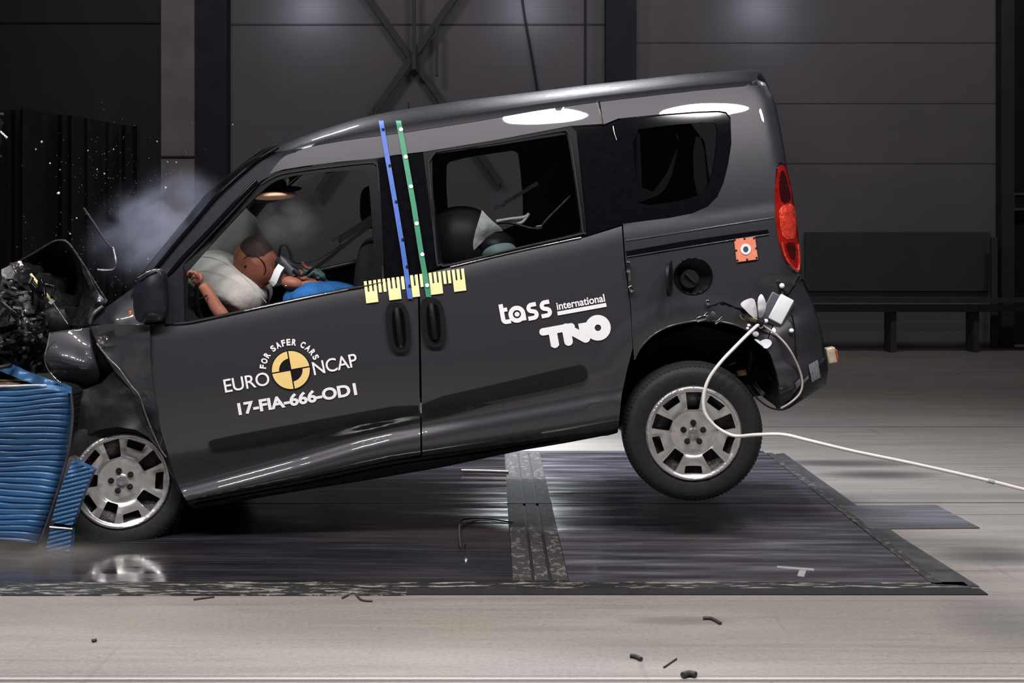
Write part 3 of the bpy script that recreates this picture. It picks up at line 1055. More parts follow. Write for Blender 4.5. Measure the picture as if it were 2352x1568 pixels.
# fuel filler
cup = []
bm = bmesh.new()
ring = []
for d, k in ((0.0, 1.02), (.05, .98), (.06, .6), (.06, .02)):
    ring.append([bm.verts.new(loc(cx + (x - cx) * k, cy + (y - cy) * k, S(cx, cy) + d)) for x, y in fuel])
for i in range(3):
    for k in range(28):
        bm.faces.new([ring[i][k], ring[i][(k + 1) % 28], ring[i + 1][(k + 1) % 28], ring[i + 1][k]])
bm.faces.new(ring[3])
ff = fin('fuel_filler', bm, BLACKP, qp)
tube('rim_seal', [loc(x, y, S(x, y) - .002) for x, y in fuel + fuel[:1]], .004, BLACKG, ff)
tube('fuel_cap', [loc(1584, 640, S(cx, cy) + .055), loc(1584, 640, S(cx, cy) + .02)], .042, BLACKP, ff, seg=20)
tube('cap_grip', [loc(1574, 628, S(cx, cy) + .014), loc(1598, 650, S(cx, cy) + .014)], .008, DARKM, ff)
# open flap, swung out on its hinge
fo_ = []
bm = bmesh.new()
c0 = loc(1552, 634, S(1552, 634))
ax = Vector((-math.sin(R(68)) * 0 - .30, -.95, 0)).normalized()
up = loc(1552, 594, 0) - loc(1552, 674, 0)
up.normalize()
fr, bk = [], []
for i in range(28):
    a = 2 * PI * i / 28
    p = c0 + ax * (.078 + .078 * math.cos(a)) * .82 + up * .080 * math.sin(a) + Vector((-.012, 0, 0))
    fr.append(bm.verts.new(p)); bk.append(bm.verts.new(p + Vector((-.012, .004, 0))))
bm.faces.new(fr); bm.faces.new(bk[::-1])
for i in range(28): bm.faces.new([fr[i], bk[i], bk[(i + 1) % 28], fr[(i + 1) % 28]])
fin('fuel_flap', bm, BLACKP, qp)

# --- rear bumper
bp_ = panel('rear_bumper', [(1842, 636), (1866, 690), (1888, 760), (1899, 850), (1893, 880), (1850, 908), (1800, 938), (1786, 940), (1793, 897), (1784, 855), (1770, 815), (1759, 799), (1770, 764), (1802, 692)],
            m=PAINT, parent=car, th=.04, step=10)
panel('bumper_skirt', [(1800, 938), (1838, 890), (1899, 820), (1902, 850), (1897, 882), (1852, 912), (1812, 938)], m=BLACKP, parent=bp_, off=-.006, th=.02, step=10)
poly_decal('paper_label', [[(1857, 838), (1878, 826), (1885, 866), (1865, 878)]], mat('grey_label', (.22, .22, .25), .6, 0, 0, .3, .3, 90), bp_, -.010)
poly_decal('paper_label', [[(1826, 880), (1838, 868), (1841, 882), (1829, 893)], [(1842, 876), (1856, 862), (1858, 868), (1846, 880)]], mat('grey_label_2', (.16, .16, .18), .6, 0, 0, .3, .3, 90), bp_, -.012)
# tow bracket beyond the bumper
tb = loc(1908, 815, .35)
box('tow_bracket', tb, (.045, .05, .075), mat('tow_cream', (.62, .52, .42), .4, .2, 0, .4, .3, 30), car, bev=.006)
box('bracket_bolt', tb + Vector((.022, -.01, .0)), (.016, .03, .05), mat('tow_orange', (.45, .12, .04), .4, .2, 0, .4, .3, 30), car, bev=.004)

# --- tail lamp
TL = [(1788, 380), (1799, 378), (1808, 388), (1818, 430), (1826, 480), (1834, 540), (1838, 600), (1838, 625), (1826, 622), (1808, 606), (1793, 575), (1784, 530), (1779, 470), (1780, 420)]
tl = panel('tail_lamp', TL, m=RED, parent=car, off=-.004, th=.05, step=8, ch=1)
panel('lamp_upper_lens', [(1793, 392), (1802, 392), (1812, 430), (1818, 462), (1796, 470), (1788, 430)], m=mat('dark_red_lens', (.035, .003, .004), .1, 0, 1, .5, .2, 30), parent=tl, off=-.0055, th=.003, step=8, ch=1)
panel('lamp_reflector', [(1790, 474), (1824, 466), (1829, 500), (1832, 545), (1800, 552), (1790, 510)], m=REDB, parent=tl, off=-.007, th=.003, step=8, ch=1)
panel('lamp_lower_lens', [(1803, 556), (1828, 556), (1832, 590), (1820, 598), (1810, 580)], m=mat('dark_red_lens_2', (.06, .004, .004), .1, 0, 1, .5, .2, 30), parent=tl, off=-.0065, th=.003, step=8, ch=1)
tube('lamp_rim', [loc(x, y, S(x, y) - .010) for x, y in ((1796, 556), (1803, 585), (1815, 606), (1832, 622), (1836, 600), (1833, 560))], .006, REDB, tl)

# --- roof
bm = bmesh.new()
rows = []
for px in list(range(560, 1738, 14)) + [1740]:
    G, T = Gc(px), Tc(px)
    near = []
    for s in (0, .2, .4, .55, .7, .8, .88, .94, .98, 1.0):
        py = G + (T - G) * s
        near.append(loc(px, py, S(px, py)))
    top = near[-1]
    arcs = [Vector((top.x, top.y + (WID / 2 - top.y) * t, top.z + .012 * math.sin(t * PI / 2))) for t in (.15, .35, .6, .85)]
    half = near + arcs
    rows.append(half + [mirror_pt(p) for p in reversed(half)])
vs = [[bm.verts.new(p) for p in r] for r in rows]
for i in range(len(vs) - 1):
    for k in range(len(vs[0]) - 1):
        bm.faces.new([vs[i][k], vs[i + 1][k], vs[i + 1][k + 1], vs[i][k + 1]])
bmesh.ops.solidify(bm, geom=list(bm.faces), thickness=.012)
roof = fin('roof', bm, PAINT, car, sharp=50)
# antenna stubs and roof target strip
for (x, y) in ((860, 262), (939, 250)):
    tube('antenna_stub', [loc(x, y, .44), loc(x - 1, y - 15, .44)], .0035, CHROME, roof)
tube('roof_gutter', [loc(x, Gc(x) - 30 + (x - 860) * .02, .31) for x in (872, 900, 940)], .004, CHROME, roof)
# headlining (dark inside face)
bm = bmesh.new()
vs = [[bm.verts.new(p + Vector((0, 0, -.03))) for p in r[4:-4]] for r in rows[3:]]
for i in range(len(vs) - 1):
    for k in range(len(vs[0]) - 1):
        bm.faces.new([vs[i][k], vs[i + 1][k], vs[i + 1][k + 1], vs[i][k + 1]])
fin('headlining', bm, INT, car)

# --- tailgate
bm = bmesh.new()
rows2 = []
for py in (166, 180, 200, 240, 300, 360, 420, 480, 540, 600, 640, 690, 760, 820, 850, 885):
    x = Rr(py) - 2
    p = loc(x, py, S(x, py))
    r = [p]
    for t in (.03, .1, .3, .5, .7, .9, .97):
        r.append(Vector((p.x + .03 * math.sin(t * PI), p.y + (WID - 2 * p.y) * t, p.z)))
    r.append(mirror_pt(p))
    rows2.append(r)
vs = [[bm.verts.new(p) for p in r] for r in rows2]
for i in range(len(vs) - 1):
    for k in range(len(vs[0]) - 1):
        bm.faces.new([vs[i][k], vs[i + 1][k], vs[i + 1][k + 1], vs[i][k + 1]])
bmesh.ops.solidify(bm, geom=list(bm.faces), thickness=.015)
fin('tailgate', bm, PAINT, car)

# --- far side: doors, pillars and windows seen through the cabin
FF = [(420, 735), (420, 620), (520, 490), (590, 415), (640, 392), (840, 368), (856, 390), (862, 640), (755, 662), (616, 690), (525, 712)]
FS = [(1000, 372), (1018, 352), (1180, 326), (1200, 326), (1210, 340), (1226, 500), (1215, 540), (1030, 585), (1010, 575)]
FQ = [(1455, 290), (1560, 272), (1655, 268), (1668, 300), (1650, 420), (1600, 465), (1490, 482)]
FQ2 = [(1705, 285), (1735, 285), (1765, 430), (1755, 470), (1722, 440)]
outF = [(420, 760), (415, 640), (440, 590), (541, 485), (600, 415), (700, 375), (905, 345), (1140, 312), (1370, 275), (1560, 250), (1690, 245), (1740, 300), (1800, 560), (1830, 640), (1750, 800), (1650, 740), (1530, 750), (1450, 830), (1395, 991), (970, 1048), (430, 1150), (380, 1000), (346, 760)]
fs = panel('far_side_body', outF, [FF, FS, FQ, FQ2], PAINT, car, off=.01, th=.04, far=True, step=20)
for q in (FF, FS, FQ, FQ2):
    panel('window_pane', q, m=(GLASS if q in (FF, FS) else TINT), parent=fs, off=.012, th=.004, far=True, step=40, inner=GLASS)
# far door trim with bright strip
tube('door_trim_strip', [loc(734, 620, 1.50), loc(785, 609, 1.50), loc(833, 597, 1.50)], .013, SILVER, fs)
sheet('door_card', [(700, 632, 1.51), (838, 600, 1.51), (850, 720, 1.51), (690, 760, 1.51)], INT, fs, th=.02)

# --- A-pillar, windscreen
APW = lambda x, y: .055 + .13 * max(0, min(1, (700 - y) / 340)) + (.10 * ((420 - x) / 300) ** 2 if x < 420 else 0)
ap = panel('windscreen_pillar', [(610, 352), (584, 374), (548, 404), (491, 455), (425, 532), (362, 608), (318, 662), (345, 690), (380, 655), (432, 596), (541, 480), (600, 415), (650, 388), (700, 340)], m=BLUEP, parent=car, th=.05, sf=lambda x, y: min(APW(x, y), S(x, y)) + .004, step=12)
tube('pillar_moulding', [loc(x, y, APW(x, y) - .004) for x, y in ((640, 338), (600, 362), (560, 394), (500, 449), (430, 530), (366, 606), (322, 660))], .008, BLACKG, ap)
tube('pillar_crease', [loc(x, y, APW(x, y) - .002) for x, y in ((590, 415), (545, 460), (480, 530), (420, 592), (380, 640))], .010, BLACKG, ap)
bm = bmesh.new()
vs = []
for (x, y) in ((640, 334), (600, 362), (548, 402), (491, 450), (425, 528), (362, 604), (300, 682)):
    p = loc(x, y, APW(x, y) + .03)
    row = []
    for i in range(13):
        t = i / 12
        bul = math.sin(t * PI)
        row.append(bm.verts.new(Vector((p.x - .16 * bul, p.y + (WID - 2 * p.y) * t, p.z + .03 * bul))))
    vs.append(row)
for i in range(len(vs) - 1):
    for k in range(12):
        bm.faces.new([vs[i][k], vs[i + 1][k], vs[i + 1][k + 1], vs[i][k + 1]])
bmesh.ops.solidify(bm, geom=list(bm.faces), thickness=.005)
fin('windscreen', bm, WSG, car)
tube('far_windscreen_pillar', [mirror_pt(loc(x, y, APW(x, y) + .02)) for x, y in ((640, 345), (600, 372), (548, 412), (491, 462), (425, 540), (362, 616), (300, 690))], .035, BLACKG, car)

# --- mirror
def mr_shape(p): return Vector((p.x, p.y, p.z))
mrr = sheet('door_mirror', [(322, 636, -.02), (340, 624, -.03), (360, 617, -.03), (374, 628, -.03), (380, 660, -.02), (382, 736, -.01), (345, 741, -.02), (315, 741, -.02), (306, 715, -.02), (306, 665, -.02)], BLUEP, car,
            ctrl=[(345, 680, -.06), (345, 650, -.055), (345, 715, -.055)], th=.08, ch=1, step=8, sharp=60)
tube('mirror_highlight', [loc(316, 637, -.045), loc(335, 626, -.05), loc(360, 618, -.045)], .0045, CHROME, mrr)  # chrome tube stands in for the highlight along the mirror's top
sheet('mirror_mount', [(382, 640, .03), (420, 612, .05), (424, 742, .03), (380, 744, .02)], BLUEP, mrr, th=.03)

# --- sill
def sillS(x, y):
    return .045 + max(0, (y - Qc(x)) / 30) * .05
sill = panel('sill_cover', [(428, 1152), (470, 1145), (691, 1103), (897, 1060), (1127, 1027), (1300, 1000), (1395, 991), (1420, 988), (1418, 994), (1396, 1000), (1384, 1001), (1300, 1017), (1204, 1033), (1020, 1072), (840, 1103), (700, 1125), (565, 1148), (490, 1163), (445, 1168)],
      m=BLACKP, parent=car, th=.04, step=9, sf=sillS)
tube('sill_lip', [loc(x, Qc(x) + 6 + (x - 430) * .004, .052) for x in range(445, 1300, 60)], .006, BLACKG, sill)
# underbody
bm = bmesh.new()
vs = []
for (x, y, d) in ((250, 1150, 20), (445, 1160, 0), (700, 1116, 0), (1020, 1062, 0), (1300, 1008, 0), (1420, 985, 0), (1440, 880, 0), (1490, 790, 0), (1600, 745, 0), (1720, 780, 0), (1780, 880, 0), (1800, 925, 0), (1880, 885, 0)):
    p = loc(x, y, .10)
    vs.append([bm.verts.new(Vector((p.x, p.y + (WID - .2) * t, p.z))) for t in (0, .5, 1)])
for i in range(len(vs) - 1):
    for k in range(2): bm.faces.new([vs[i][k], vs[i + 1][k], vs[i + 1][k + 1], vs[i][k + 1]])
bmesh.ops.solidify(bm, geom=list(bm.faces), thickness=.03)
fin('underbody', bm, DARKM, car, smooth=False)

# --- rear wheelhouse liner + suspension
bm = bmesh.new()
vs = []
arcp = [(1421, 985), (1428, 905), (1440, 850), (1457, 825), (1470, 800), (1492, 776), (1515, 760), (1545, 747), (1596, 737), (1650, 738), (1700, 750), (1735, 772), (1757, 797), (1770, 815), (1784, 855), (1793, 897), (1788, 938)]
for (x, y) in arcp:
    q = loc(x, y, S(x, y) + .012)
    vs.append([bm.verts.new(Vector((q.x, q.y + d, q.z))) for d in (0, .12, .38)])
for i in range(len(vs) - 1):
    for k in range(2): bm.faces.new([vs[i][k], vs[i + 1][k], vs[i + 1][k + 1], vs[i][k + 1]])
bm.faces.new([r[2] for r in vs])
bmesh.ops.solidify(bm, geom=list(bm.faces), thickness=.008)
lin = fin('wheel_arch_liner', bm, BLACKP, car)
tube('arch_lip', [loc(x, y, S(x, y) - .001) for x, y in arcp[3:13]], .005, PAINT, qp)

# --- wheels
def wheel(name, centre, axis_rot, phase, far=False):
    """parts: steel disc / tyre / hub cap / bolts; local axis -Y faces the camera"""
    r = bpy.data.objects.new(name, None)
    # build the wheel mesh (rim barrel) as the part itself
    def lathe(nm, prof, m, parent, seg=72):
        bm = bmesh.new()
        rings = [[bm.verts.new((rr * math.cos(2 * PI * k / seg), yy, rr * math.sin(2 * PI * k / seg))) for k in range(seg)] for rr, yy in prof]
        for i in range(len(prof) - 1):
            for k in range(seg):
                bm.faces.new([rings[i][k], rings[i][(k + 1) % seg], rings[i + 1][(k + 1) % seg], rings[i + 1][k]])
        return fin(nm, bm, m, parent, sharp=35)
    bpy.data.objects.remove(r)
    rim = lathe(name, [(.03, .06), (.14, .055), (.19, .03), (.205, .01), (.205, .18), (.16, .19), (.03, .19)], DARKM, car)
    rim.matrix_local = Matrix.Translation(centre) @ axis_rot
    tp = [(.205, .012), (.213, .000), (.224, -.006), (.240, -.010), (.262, -.013), (.282, -.011), (.296, -.004), (.306, .008), (.314, .022), (.3185, .04), (.320, .055)]
    for y in (.062, .066, .098, .102, .134, .138):
        pass
    grooves = [(.320, .060), (.312, .063), (.312, .069), (.3205, .072), (.321, .092), (.312, .095), (.312, .101), (.321, .104), (.3205, .124), (.312, .127), (.312, .133), (.320, .136)]
    tp += grooves + [(.320, .145), (.3185, .16), (.314, .176), (.306, .188), (.282, .204), (.24, .204), (.205, .19)]
    ty = lathe('tyre', tp, RUBBER, rim, 96)
    # tread blocks cut as small ribs round the shoulder
    bm = bmesh.new()
    for k in range(96):
        a = 2 * PI * k / 96
        rot = Matrix.Rotation(-a, 3, 'Y')
        for (rr, yy, sx, sy, sz) in ((.3075, .016, .010, .022, .010), (.3165, .046, .004, .028, .012)):
            c = rot @ Vector((rr, yy, 0))
            add_box(bm, c, (sx, sy, sz), rot @ Matrix.Rotation(R(-28 if rr < .315 else -6), 3, 'Z'))
    tr = fin('tread_blocks', bm, RUBBER, rim, smooth=False)
    # hub cap with five large and five small openings
    def sector(r0, r1, a, wd0, wd1, n=1):
        ca, sa = math.cos(a), math.sin(a)
        o = [(r0, -wd0 / 2), (r0, wd0 / 2), (r1, wd1 / 2), (r1, -wd1 / 2)]
        o = chaikin(resample(o, .014), 1)
        return [(x * ca - y * sa, x * sa + y * ca) for x, y in o]
    outer = [(.2175 * math.cos(2 * PI * k / 120), .2175 * math.sin(2 * PI * k / 120)) for k in range(120)]
    holes = []
    for k in range(5):
        a = R(phase + 72 * k)
        holes.append(sector(.105, .190, a, .052, .074))
        holes.append(sector(.150, .186, a + R(36), .072, .084))
    V, Fc = tri2d(outer, holes, .0062)
    def yd(x, z):
        r_ = math.hypot(x, z)
        ang = math.atan2(z, x) - R(phase)
        big = math.cos(5 * ang)                       # +1 on the big openings
        y = float(np.interp(r_, [0, .026, .03, .075, .10, .115, .15, .195, .203, .211, .2175], [.010, .010, .014, .016, .020, .010, .000, -.006, -.014, -.015, -.006]))
        y += .010 * max(0, -big) ** 1.0 * math.exp(-((r_ - .168) / .028) ** 2) - .004 * max(0, big) * math.exp(-((r_ - .10) / .02) ** 2)
        return y
    V3 = [Vector((x, yd(x, z), z)) for x, z in V]
    cap = fin('hub_cap', solidify(V3, Fc, Vector((0, .016, 0)), 0), SILVER, rim, sharp=50)
    for k in range(5):
        a = R(phase + 72 * k)
        c = Vector((.047 * math.cos(a), .012, .047 * math.sin(a)))
        bm = bmesh.new()
        bmesh.ops.create_cone(bm, cap_ends=True, segments=16, radius1=.0135, radius2=.0135, depth=.014, matrix=Matrix.Translation(c) @ Matrix.Rotation(R(90), 4, 'X'))
        bmesh.ops.create_cone(bm, cap_ends=True, segments=6, radius1=.008, radius2=.008, depth=.012, matrix=Matrix.Translation(c + Vector((0, -.006, 0))) @ Matrix.Rotation(R(90), 4, 'X'))
        fin('wheel_bolt', bm, DARKM, rim)
    bm = bmesh.new()
    bmesh.ops.create_cone(bm, cap_ends=True, segments=32, radius1=.024, radius2=.021, depth=.014, matrix=Matrix.Translation((0, .008, 0)) @ Matrix.Rotation(R(90), 4, 'X'))
    cc = fin('centre_cap', bm, mat('cap_grey', (.32, .30, .31), .35, .7, 0, .5, .3, 60), rim)
    # brake drum
    bm = bmesh.new()
    bmesh.ops.create_cone(bm, cap_ends=True, segments=32, radius1=.13, radius2=.13, depth=.05, matrix=Matrix.Translation((0, .085, 0)) @ Matrix.Rotation(R(90), 4, 'X'))
    fin('brake_drum', bm, STEEL, rim)
    return rim

wc = loc(1593, 995, .02)
wheel('rear_wheel', wc, (Matrix.Rotation(R(-2), 4, 'Z')), 8 + 10.3 - 10.3)
fw = loc(280, 1104, .03)
wheel('front_wheel', fw, Matrix.Rotation(R(23), 4, 'Z') @ Matrix.Rotation(R(-2), 4, 'X'), 22)
# far-side wheels, same construction on the other flank
for (px, py) in ((1593, 995), (300, 1110)):
    c = loc(px, py, .02); c = Vector((c.x, WID - .24, c.z))
    bm = bmesh.new()
    seg = 48
    prof = [(.03, .0), (.2, .0), (.21, -.0), (.30, .0), (.318, .03), (.318, .17), (.30, .2), (.03, .2)]
    rings = [[bm.verts.new(c + Vector((rr * math.cos(2 * PI * k / seg), yy, rr * math.sin(2 * PI * k / seg)))) for k in range(seg)] for rr, yy in prof]
    for i in range(len(prof) - 1):
        for k in range(seg):
            bm.faces.new([rings[i][k], rings[i][(k + 1) % seg], rings[i + 1][(k + 1) % seg], rings[i + 1][k]])
    fin('far_wheel', bm, RUBBER, car)
# rear axle and spring parts seen behind the tyre
tube('axle_beam', [loc(1600, 960, .22), loc(1600, 950, 1.5)], .04, DARKM, car, seg=12)
tube('shock_absorber', [loc(1655, 985, .30), loc(1715, 860, .30), loc(1728, 800, .30)], .025, DARKM, car, seg=12)
sp = [loc(1690, 900, .34) + Vector((.05 * math.cos(t * .7), .05 * math.sin(t * .7), .006 * t)) for t in range(40)]
tube('coil_spring', sp, .008, STEEL, car, sub=False)
box('exhaust_bracket', loc(1702, 855, .22), (.05, .03, .03), mat('brassy', (.5, .34, .24), .4, .5, 0, .5, .3, 30), car, bev=.004)
tube('exhaust_pipe', [loc(1690, 905, .45), loc(1745, 880, .45), loc(1830, 860, .5), loc(1870, 868, .5)], .022, DARKM, car, seg=12)
tube('mud_flap_strut', [loc(1735, 880, .25), loc(1755, 905, .22)], .012, STEEL, car)

# --- stickers on the doors
th10 = R(10.2)
E = [fit_text('EURO', (517.5, 902), (621, 883.5), 31, .006, .95), fit_text('NCAP', (722, 862), (823, 841), 31, .006, .95)]
for e_ in E: decal('thin_white_lettering', *e_, WHITE, fd, -.004)
decal('bold_white_lettering', *fit_text('17-FIA-666-OD1', (549, 954), (821, 907), 29, .035, .98), WHITE, fd, -.004)
# curved slogan
word = 'FOR SAFER CARS'
cxx, cyy, rad = 668, 850, 57
adv = {'F': .85, 'O': 1.15, 'R': 1.0, ' ': .55, 'S': .95, 'A': 1.05, 'E': .9, 'C': 1.0}
tot = sum(adv[c] for c in word)
a0, a1 = 178, 22
acc = 0
L = {}
nw = 0
for c in word:
    mid = acc + adv[c] / 2
    acc += adv[c]
    if c == ' ':
        nw += 1
        continue
    a = R(a0 + (a1 - a0) * mid / tot)
    V, Fc = text2d(c, .04)
    xs = [p[0] for p in V]; ys = [p[1] for p in V]
    wdt = adv[c] * 11.0
    o = []
    for x, y in V:
        lx = (x - (min(xs) + max(xs)) / 2) / (max(xs) - min(xs)) * wdt * .92
        ly = (y - min(ys)) / (max(ys) - min(ys)) * 15
        o.append((cxx + (rad + ly) * math.cos(a) + lx * math.sin(a), cyy - (rad + ly) * math.sin(a) + lx * math.cos(a)))
    L.setdefault(nw, []).append((o, Fc))
for q_ in L.values(): decal('curved_white_lettering', *merge(q_), WHITE, fd, -.004)
# round emblem
disc = [(668 + 46 * math.cos(2 * PI * i / 48), 849.5 + 46 * math.sin(2 * PI * i / 48)) for i in range(48)]
em = poly_decal('round_emblem', [disc], BLKV, fd, -.0035)
def sect(q, r0, r1, gap=1.6):
    """quadrant q of the tilted disc between radii, pulled off the cross lines"""
    pts = []
    n = 14
    def P(r, a):
        x, y = r * math.cos(a), r * math.sin(a)
        return x, y
    ring = [P(r1, R(90 * q) + R(90) * i / n) for i in range(n + 1)]
    ring += ([P(r0, R(90 * q) + R(90) * (n - i) / n) for i in range(n + 1)] if r0 > 0 else [(0, 0)])
    sx = 1 if q in (0, 3) else -1
    sy = 1 if q in (0, 1) else -1
    out = []
    for x, y in ring:
        x = sx * max(abs(x), gap) ; y = sy * max(abs(y), gap)
        X = x * math.cos(th10) - y * math.sin(th10)
        Y = x * math.sin(th10) + y * math.cos(th10)
        out.append((668 + X, 849.5 - Y))
    # drop duplicates
    res = []
    for p in out:
        if not res or math.dist(p, res[-1]) > .2: res.append(p)
    if math.dist(res[0], res[-1]) < .2: res.pop()
    return res
poly_decal('emblem_yellow', [sect(0, 0, 43.5), sect(2, 0, 43.5), sect(1, 27, 43.5), sect(3, 27, 43.5)], YELLOW, fd, -.0055, step=6)

# tilted stroke lettering: t a s s
def loop_t(dx, dy, s=1.0):
    """letter space: x along the baseline, y up, unit = px; origin at dx,dy"""
    ca, sa = math.cos(th10), math.sin(th10)
    return lambda x, y: (dx + x * s * ca - y * s * sa, dy - x * s * sa - y * s * ca)
k = loop_t(1158, 745)
def ST(pts, wd, f=k, rnd=True): return stroke([f(*p) for p in pts], wd, rnd)
def arcl(cx, cy, r, a0, a1, n=14): return [(cx + r * math.cos(R(a0 + (a1 - a0) * i / n)), cy + r * math.sin(R(a0 + (a1 - a0) * i / n))) for i in range(n + 1)]
LT = []
LT += [ST([(0, 47), (0, 12)] + arcl(7, 12, 7, 180, 270)[1:] + [(17, 5)], 10, rnd=False), ST([(0, 33), (13, 33)], 9, rnd=False)]
LT += [ST(arcl(33, 18, 14.5, 0, 360, 26), 10), ST([(48, 18), (48, 1)], 9, rnd=False), ST([(33, 18), (33.5, 18)], 11)]
for ox in (66, 97):
    LT += [ST([(ox + 14, 33.5), (ox + 3, 33.5)] + arcl(ox + 3, 26, 7.5, 90, 235, 10) + arcl(ox + 4, 10.5, 7.5, 60, -90, 12) + [(ox - 9, 3)], 9.5, rnd=False)]
LT += [ST([(125, 3), (239, 3)], 9, rnd=False)]
LT += [fit_text('international', k(126, 10.5), k(238, 10.5), 18, .02, 1.0)]
decal('rounded_white_lettering', *merge(LT), WHITE, sd, -.004)
k2 = loop_t(1262, 800)
LT = [ST([(-8, 40), (58, 40)], 17, k2), ST([(14, 38), (14, 3)], 19, k2, False), ST([(14, 9), (14, 8)], 19, k2, True),
      ST([(46, 40), (46, 8)], 20, k2, False), ST([(46, 40), (86, 8)], 20, k2), ST([(86, 44), (86, 6)], 22, k2, False),
      ST([(46, 9), (46, 8)], 20, k2), ST([(86, 10), (86, 9)], 22, k2), ST(arcl(118, 27, 18.5, 0, 360, 30), 22, k2)]
decal('heavy_white_lettering', *merge(LT), WHITE, sd, -.004)

# yellow comb scale
def comb():
    polys = []
    a = np.array((835.5, 646.0)); d = np.array((231.0, -30.0)) / np.linalg.norm((231, -30)); nrm = np.array((.115, .99))
    P = 10.72
    basegroups = [(0, 2), (5, 7), (10, 11), (14, 16), (19, 21)]
    def q(x0, x1, y0, y1):
        return [tuple(a + d * x0 + nrm * y0), tuple(a + d * x1 + nrm * y0), tuple(a + d * x1 + nrm * y1), tuple(a + d * x0 + nrm * y1)]
    for i in range(22):
        polys.append(q(i * P, i * P + 6.6, 0, 30))
    for g0, g1 in basegroups:
        polys.append(q(g0 * P, g1 * P + 6.6, 25, 51))
    return polys
poly_decal('yellow_comb_scale', comb(), PALEY, car, -.006, step=16)
def tape(name, pts, wd, m, dots, dm, dr):
    bm = bmesh.new()
    P = []
    for i in range(len(pts) - 1):
        for t in np.linspace(0, 1, 7)[:-1]:
            P.append(tuple(np.array(pts[i]) * (1 - t) + np.array(pts[i + 1]) * t))
    P.append(pts[-1])
    rows = []
    for (x, y) in P:
        w = min(S(x, y), .30) - .009
        a = loc(x - wd / 2, y, w); b = loc(x + wd / 2, y, w)
        rows.append([bm.verts.new(a), bm.verts.new(b), bm.verts.new(b + Vector((0, .002, 0))), bm.verts.new(a + Vector((0, .002, 0)))])
    for i in range(len(rows) - 1):
        for k in range(4):
            bm.faces.new([rows[i][k], rows[i][(k + 1) % 4], rows[i + 1][(k + 1) % 4], rows[i + 1][k]])
    bm.faces.new(rows[0]); bm.faces.new(rows[-1][::-1])
    o = fin(name, bm, m, car)
    V, Fc = merge([stroke([(x, y), (x + .2, y)], dr * 2) for x, y in dots])
    absorb(o, decal('tape_dots', V, Fc, dm, car, -.013))
    return o
tape('blue_marker_tape', [(875, 277), (884, 330), (905, 450), (925, 570), (942, 686)], 11, BLUET, [(880, 297), (895, 380), (910, 463), (925, 550), (935, 612), (941, 656)], BLKV, 3.2)
tape('green_marker_tape', [(915, 277), (925, 330), (950, 470), (968, 585), (985, 682)], 12, GREENT, [(921, 297), (932, 360), (944, 428), (957, 513), (970, 584), (981, 655)], WHITE, 4.6)

# orange target on the quarter panel
tg = poly_decal('orange_target', [[(1686, 549), (1734, 544), (1741, 595), (1692, 602)]], ORANGE, qp, -.008, th=.003)
poly_decal('target_ring', [[(1713 + 12 * math.cos(2 * PI * i / 28), 572 + 12.5 * math.sin(2 * PI * i / 28)) for i in range(28)]], WHITE, qp, -.011)
poly_decal('target_dot', [[(1713 + 6 * math.cos(2 * PI * i / 20), 572 + 6.5 * math.sin(2 * PI * i / 20)) for i in range(20)]], mat('target_grey', (.06, .08, .10), .5, 0, 0, .3, .1, 30), qp, -.013)
absorb(tg, poly_decal('target_ticks', [[(x, y), (x + 4, y), (x + 4, y + 4), (x, y + 4)] for x, y in ((1686, 549), (1708, 546), (1730, 545), (1689, 573), (1735, 568), (1692, 596), (1714, 594), (1736, 590))], BLKV, qp, -.0095))

# bent arch metal above the rear wheel
def chip(px, py, w_, h_, m, rot=0, nm='torn_metal', par=None, off=-.02):
    c = loc(px, py, S(px, py) + off)
    return box(nm, c, (w_ / 507, .01, h_ / 507), m, par or qp, Matrix.Rotation(-R(rot), 3, 'Y'), bev=.0015)
for (x, y, a, b, rr_, m_) in ((1611, 731, 24, 11, 8, CHROME), (1651, 736, 22, 5, 30, CHROME), (1626, 694, 7, 11, 0, CHROME), (1624, 722, 9, 8, 20, CHROME), (1638, 720, 10, 8, -30, STEEL),
                              (1443, 613, 8, 24, -10, CHROME), (1446, 634, 4, 22, -8, STEEL), (1450, 663, 9, 14, 20, CHROME)):
    chip(x, y, a, b, m_, rr_)
sheet('dented_arch', [(1625, 705, -.01), (1660, 692, -.02), (1690, 705, -.02), (1720, 712, -.02), (1745, 740, -.02), (1740, 775, 0), (1700, 752, 0), (1660, 742, 0), (1630, 735, 0)], BLACKG, qp, ctrl=[(1680, 722, .03)], th=.01, step=7, amp=.012, freq=12, sharp=25)

# --- front end wreck
ffd = sheet('front_fender_remnant', [(205, 750, .05), (250, 744, .02), (300, 745, .01), (344, 746, 0), (345, 820, 0), (353, 900, .0), (367, 985, .0), (384, 1042, .01), (402, 1105, .02), (372, 1040, .05), (345, 985, .05), (318, 925, .03), (300, 893, .02), (262, 850, .01), (230, 800, .02)], PAINT, car,
      ctrl=[(285, 800, .015), (250, 790, .04), (320, 860, .02)], th=.01, step=9, amp=.006, freq=5, sharp=60)
tube('fender_bright_edge', [loc(x, y, .0) for x, y in ((222, 788), (248, 822), (272, 845), (300, 884), (320, 909), (334, 950), (350, 990), (368, 1030), (382, 1050))], .004, STEEL, ffd)
tube('fender_inner_edge', [loc(x, y, .02) for x, y in ((340, 900), (350, 940), (368, 985), (372, 1010), (362, 1035))], .003, STEEL, ffd)
sheet('torn_bracket', [(222, 775, .0), (250, 768, -.01), (245, 788, -.01), (232, 798, 0)], STEEL, ffd, th=.006, step=5, amp=.01, freq=30, sharp=20)
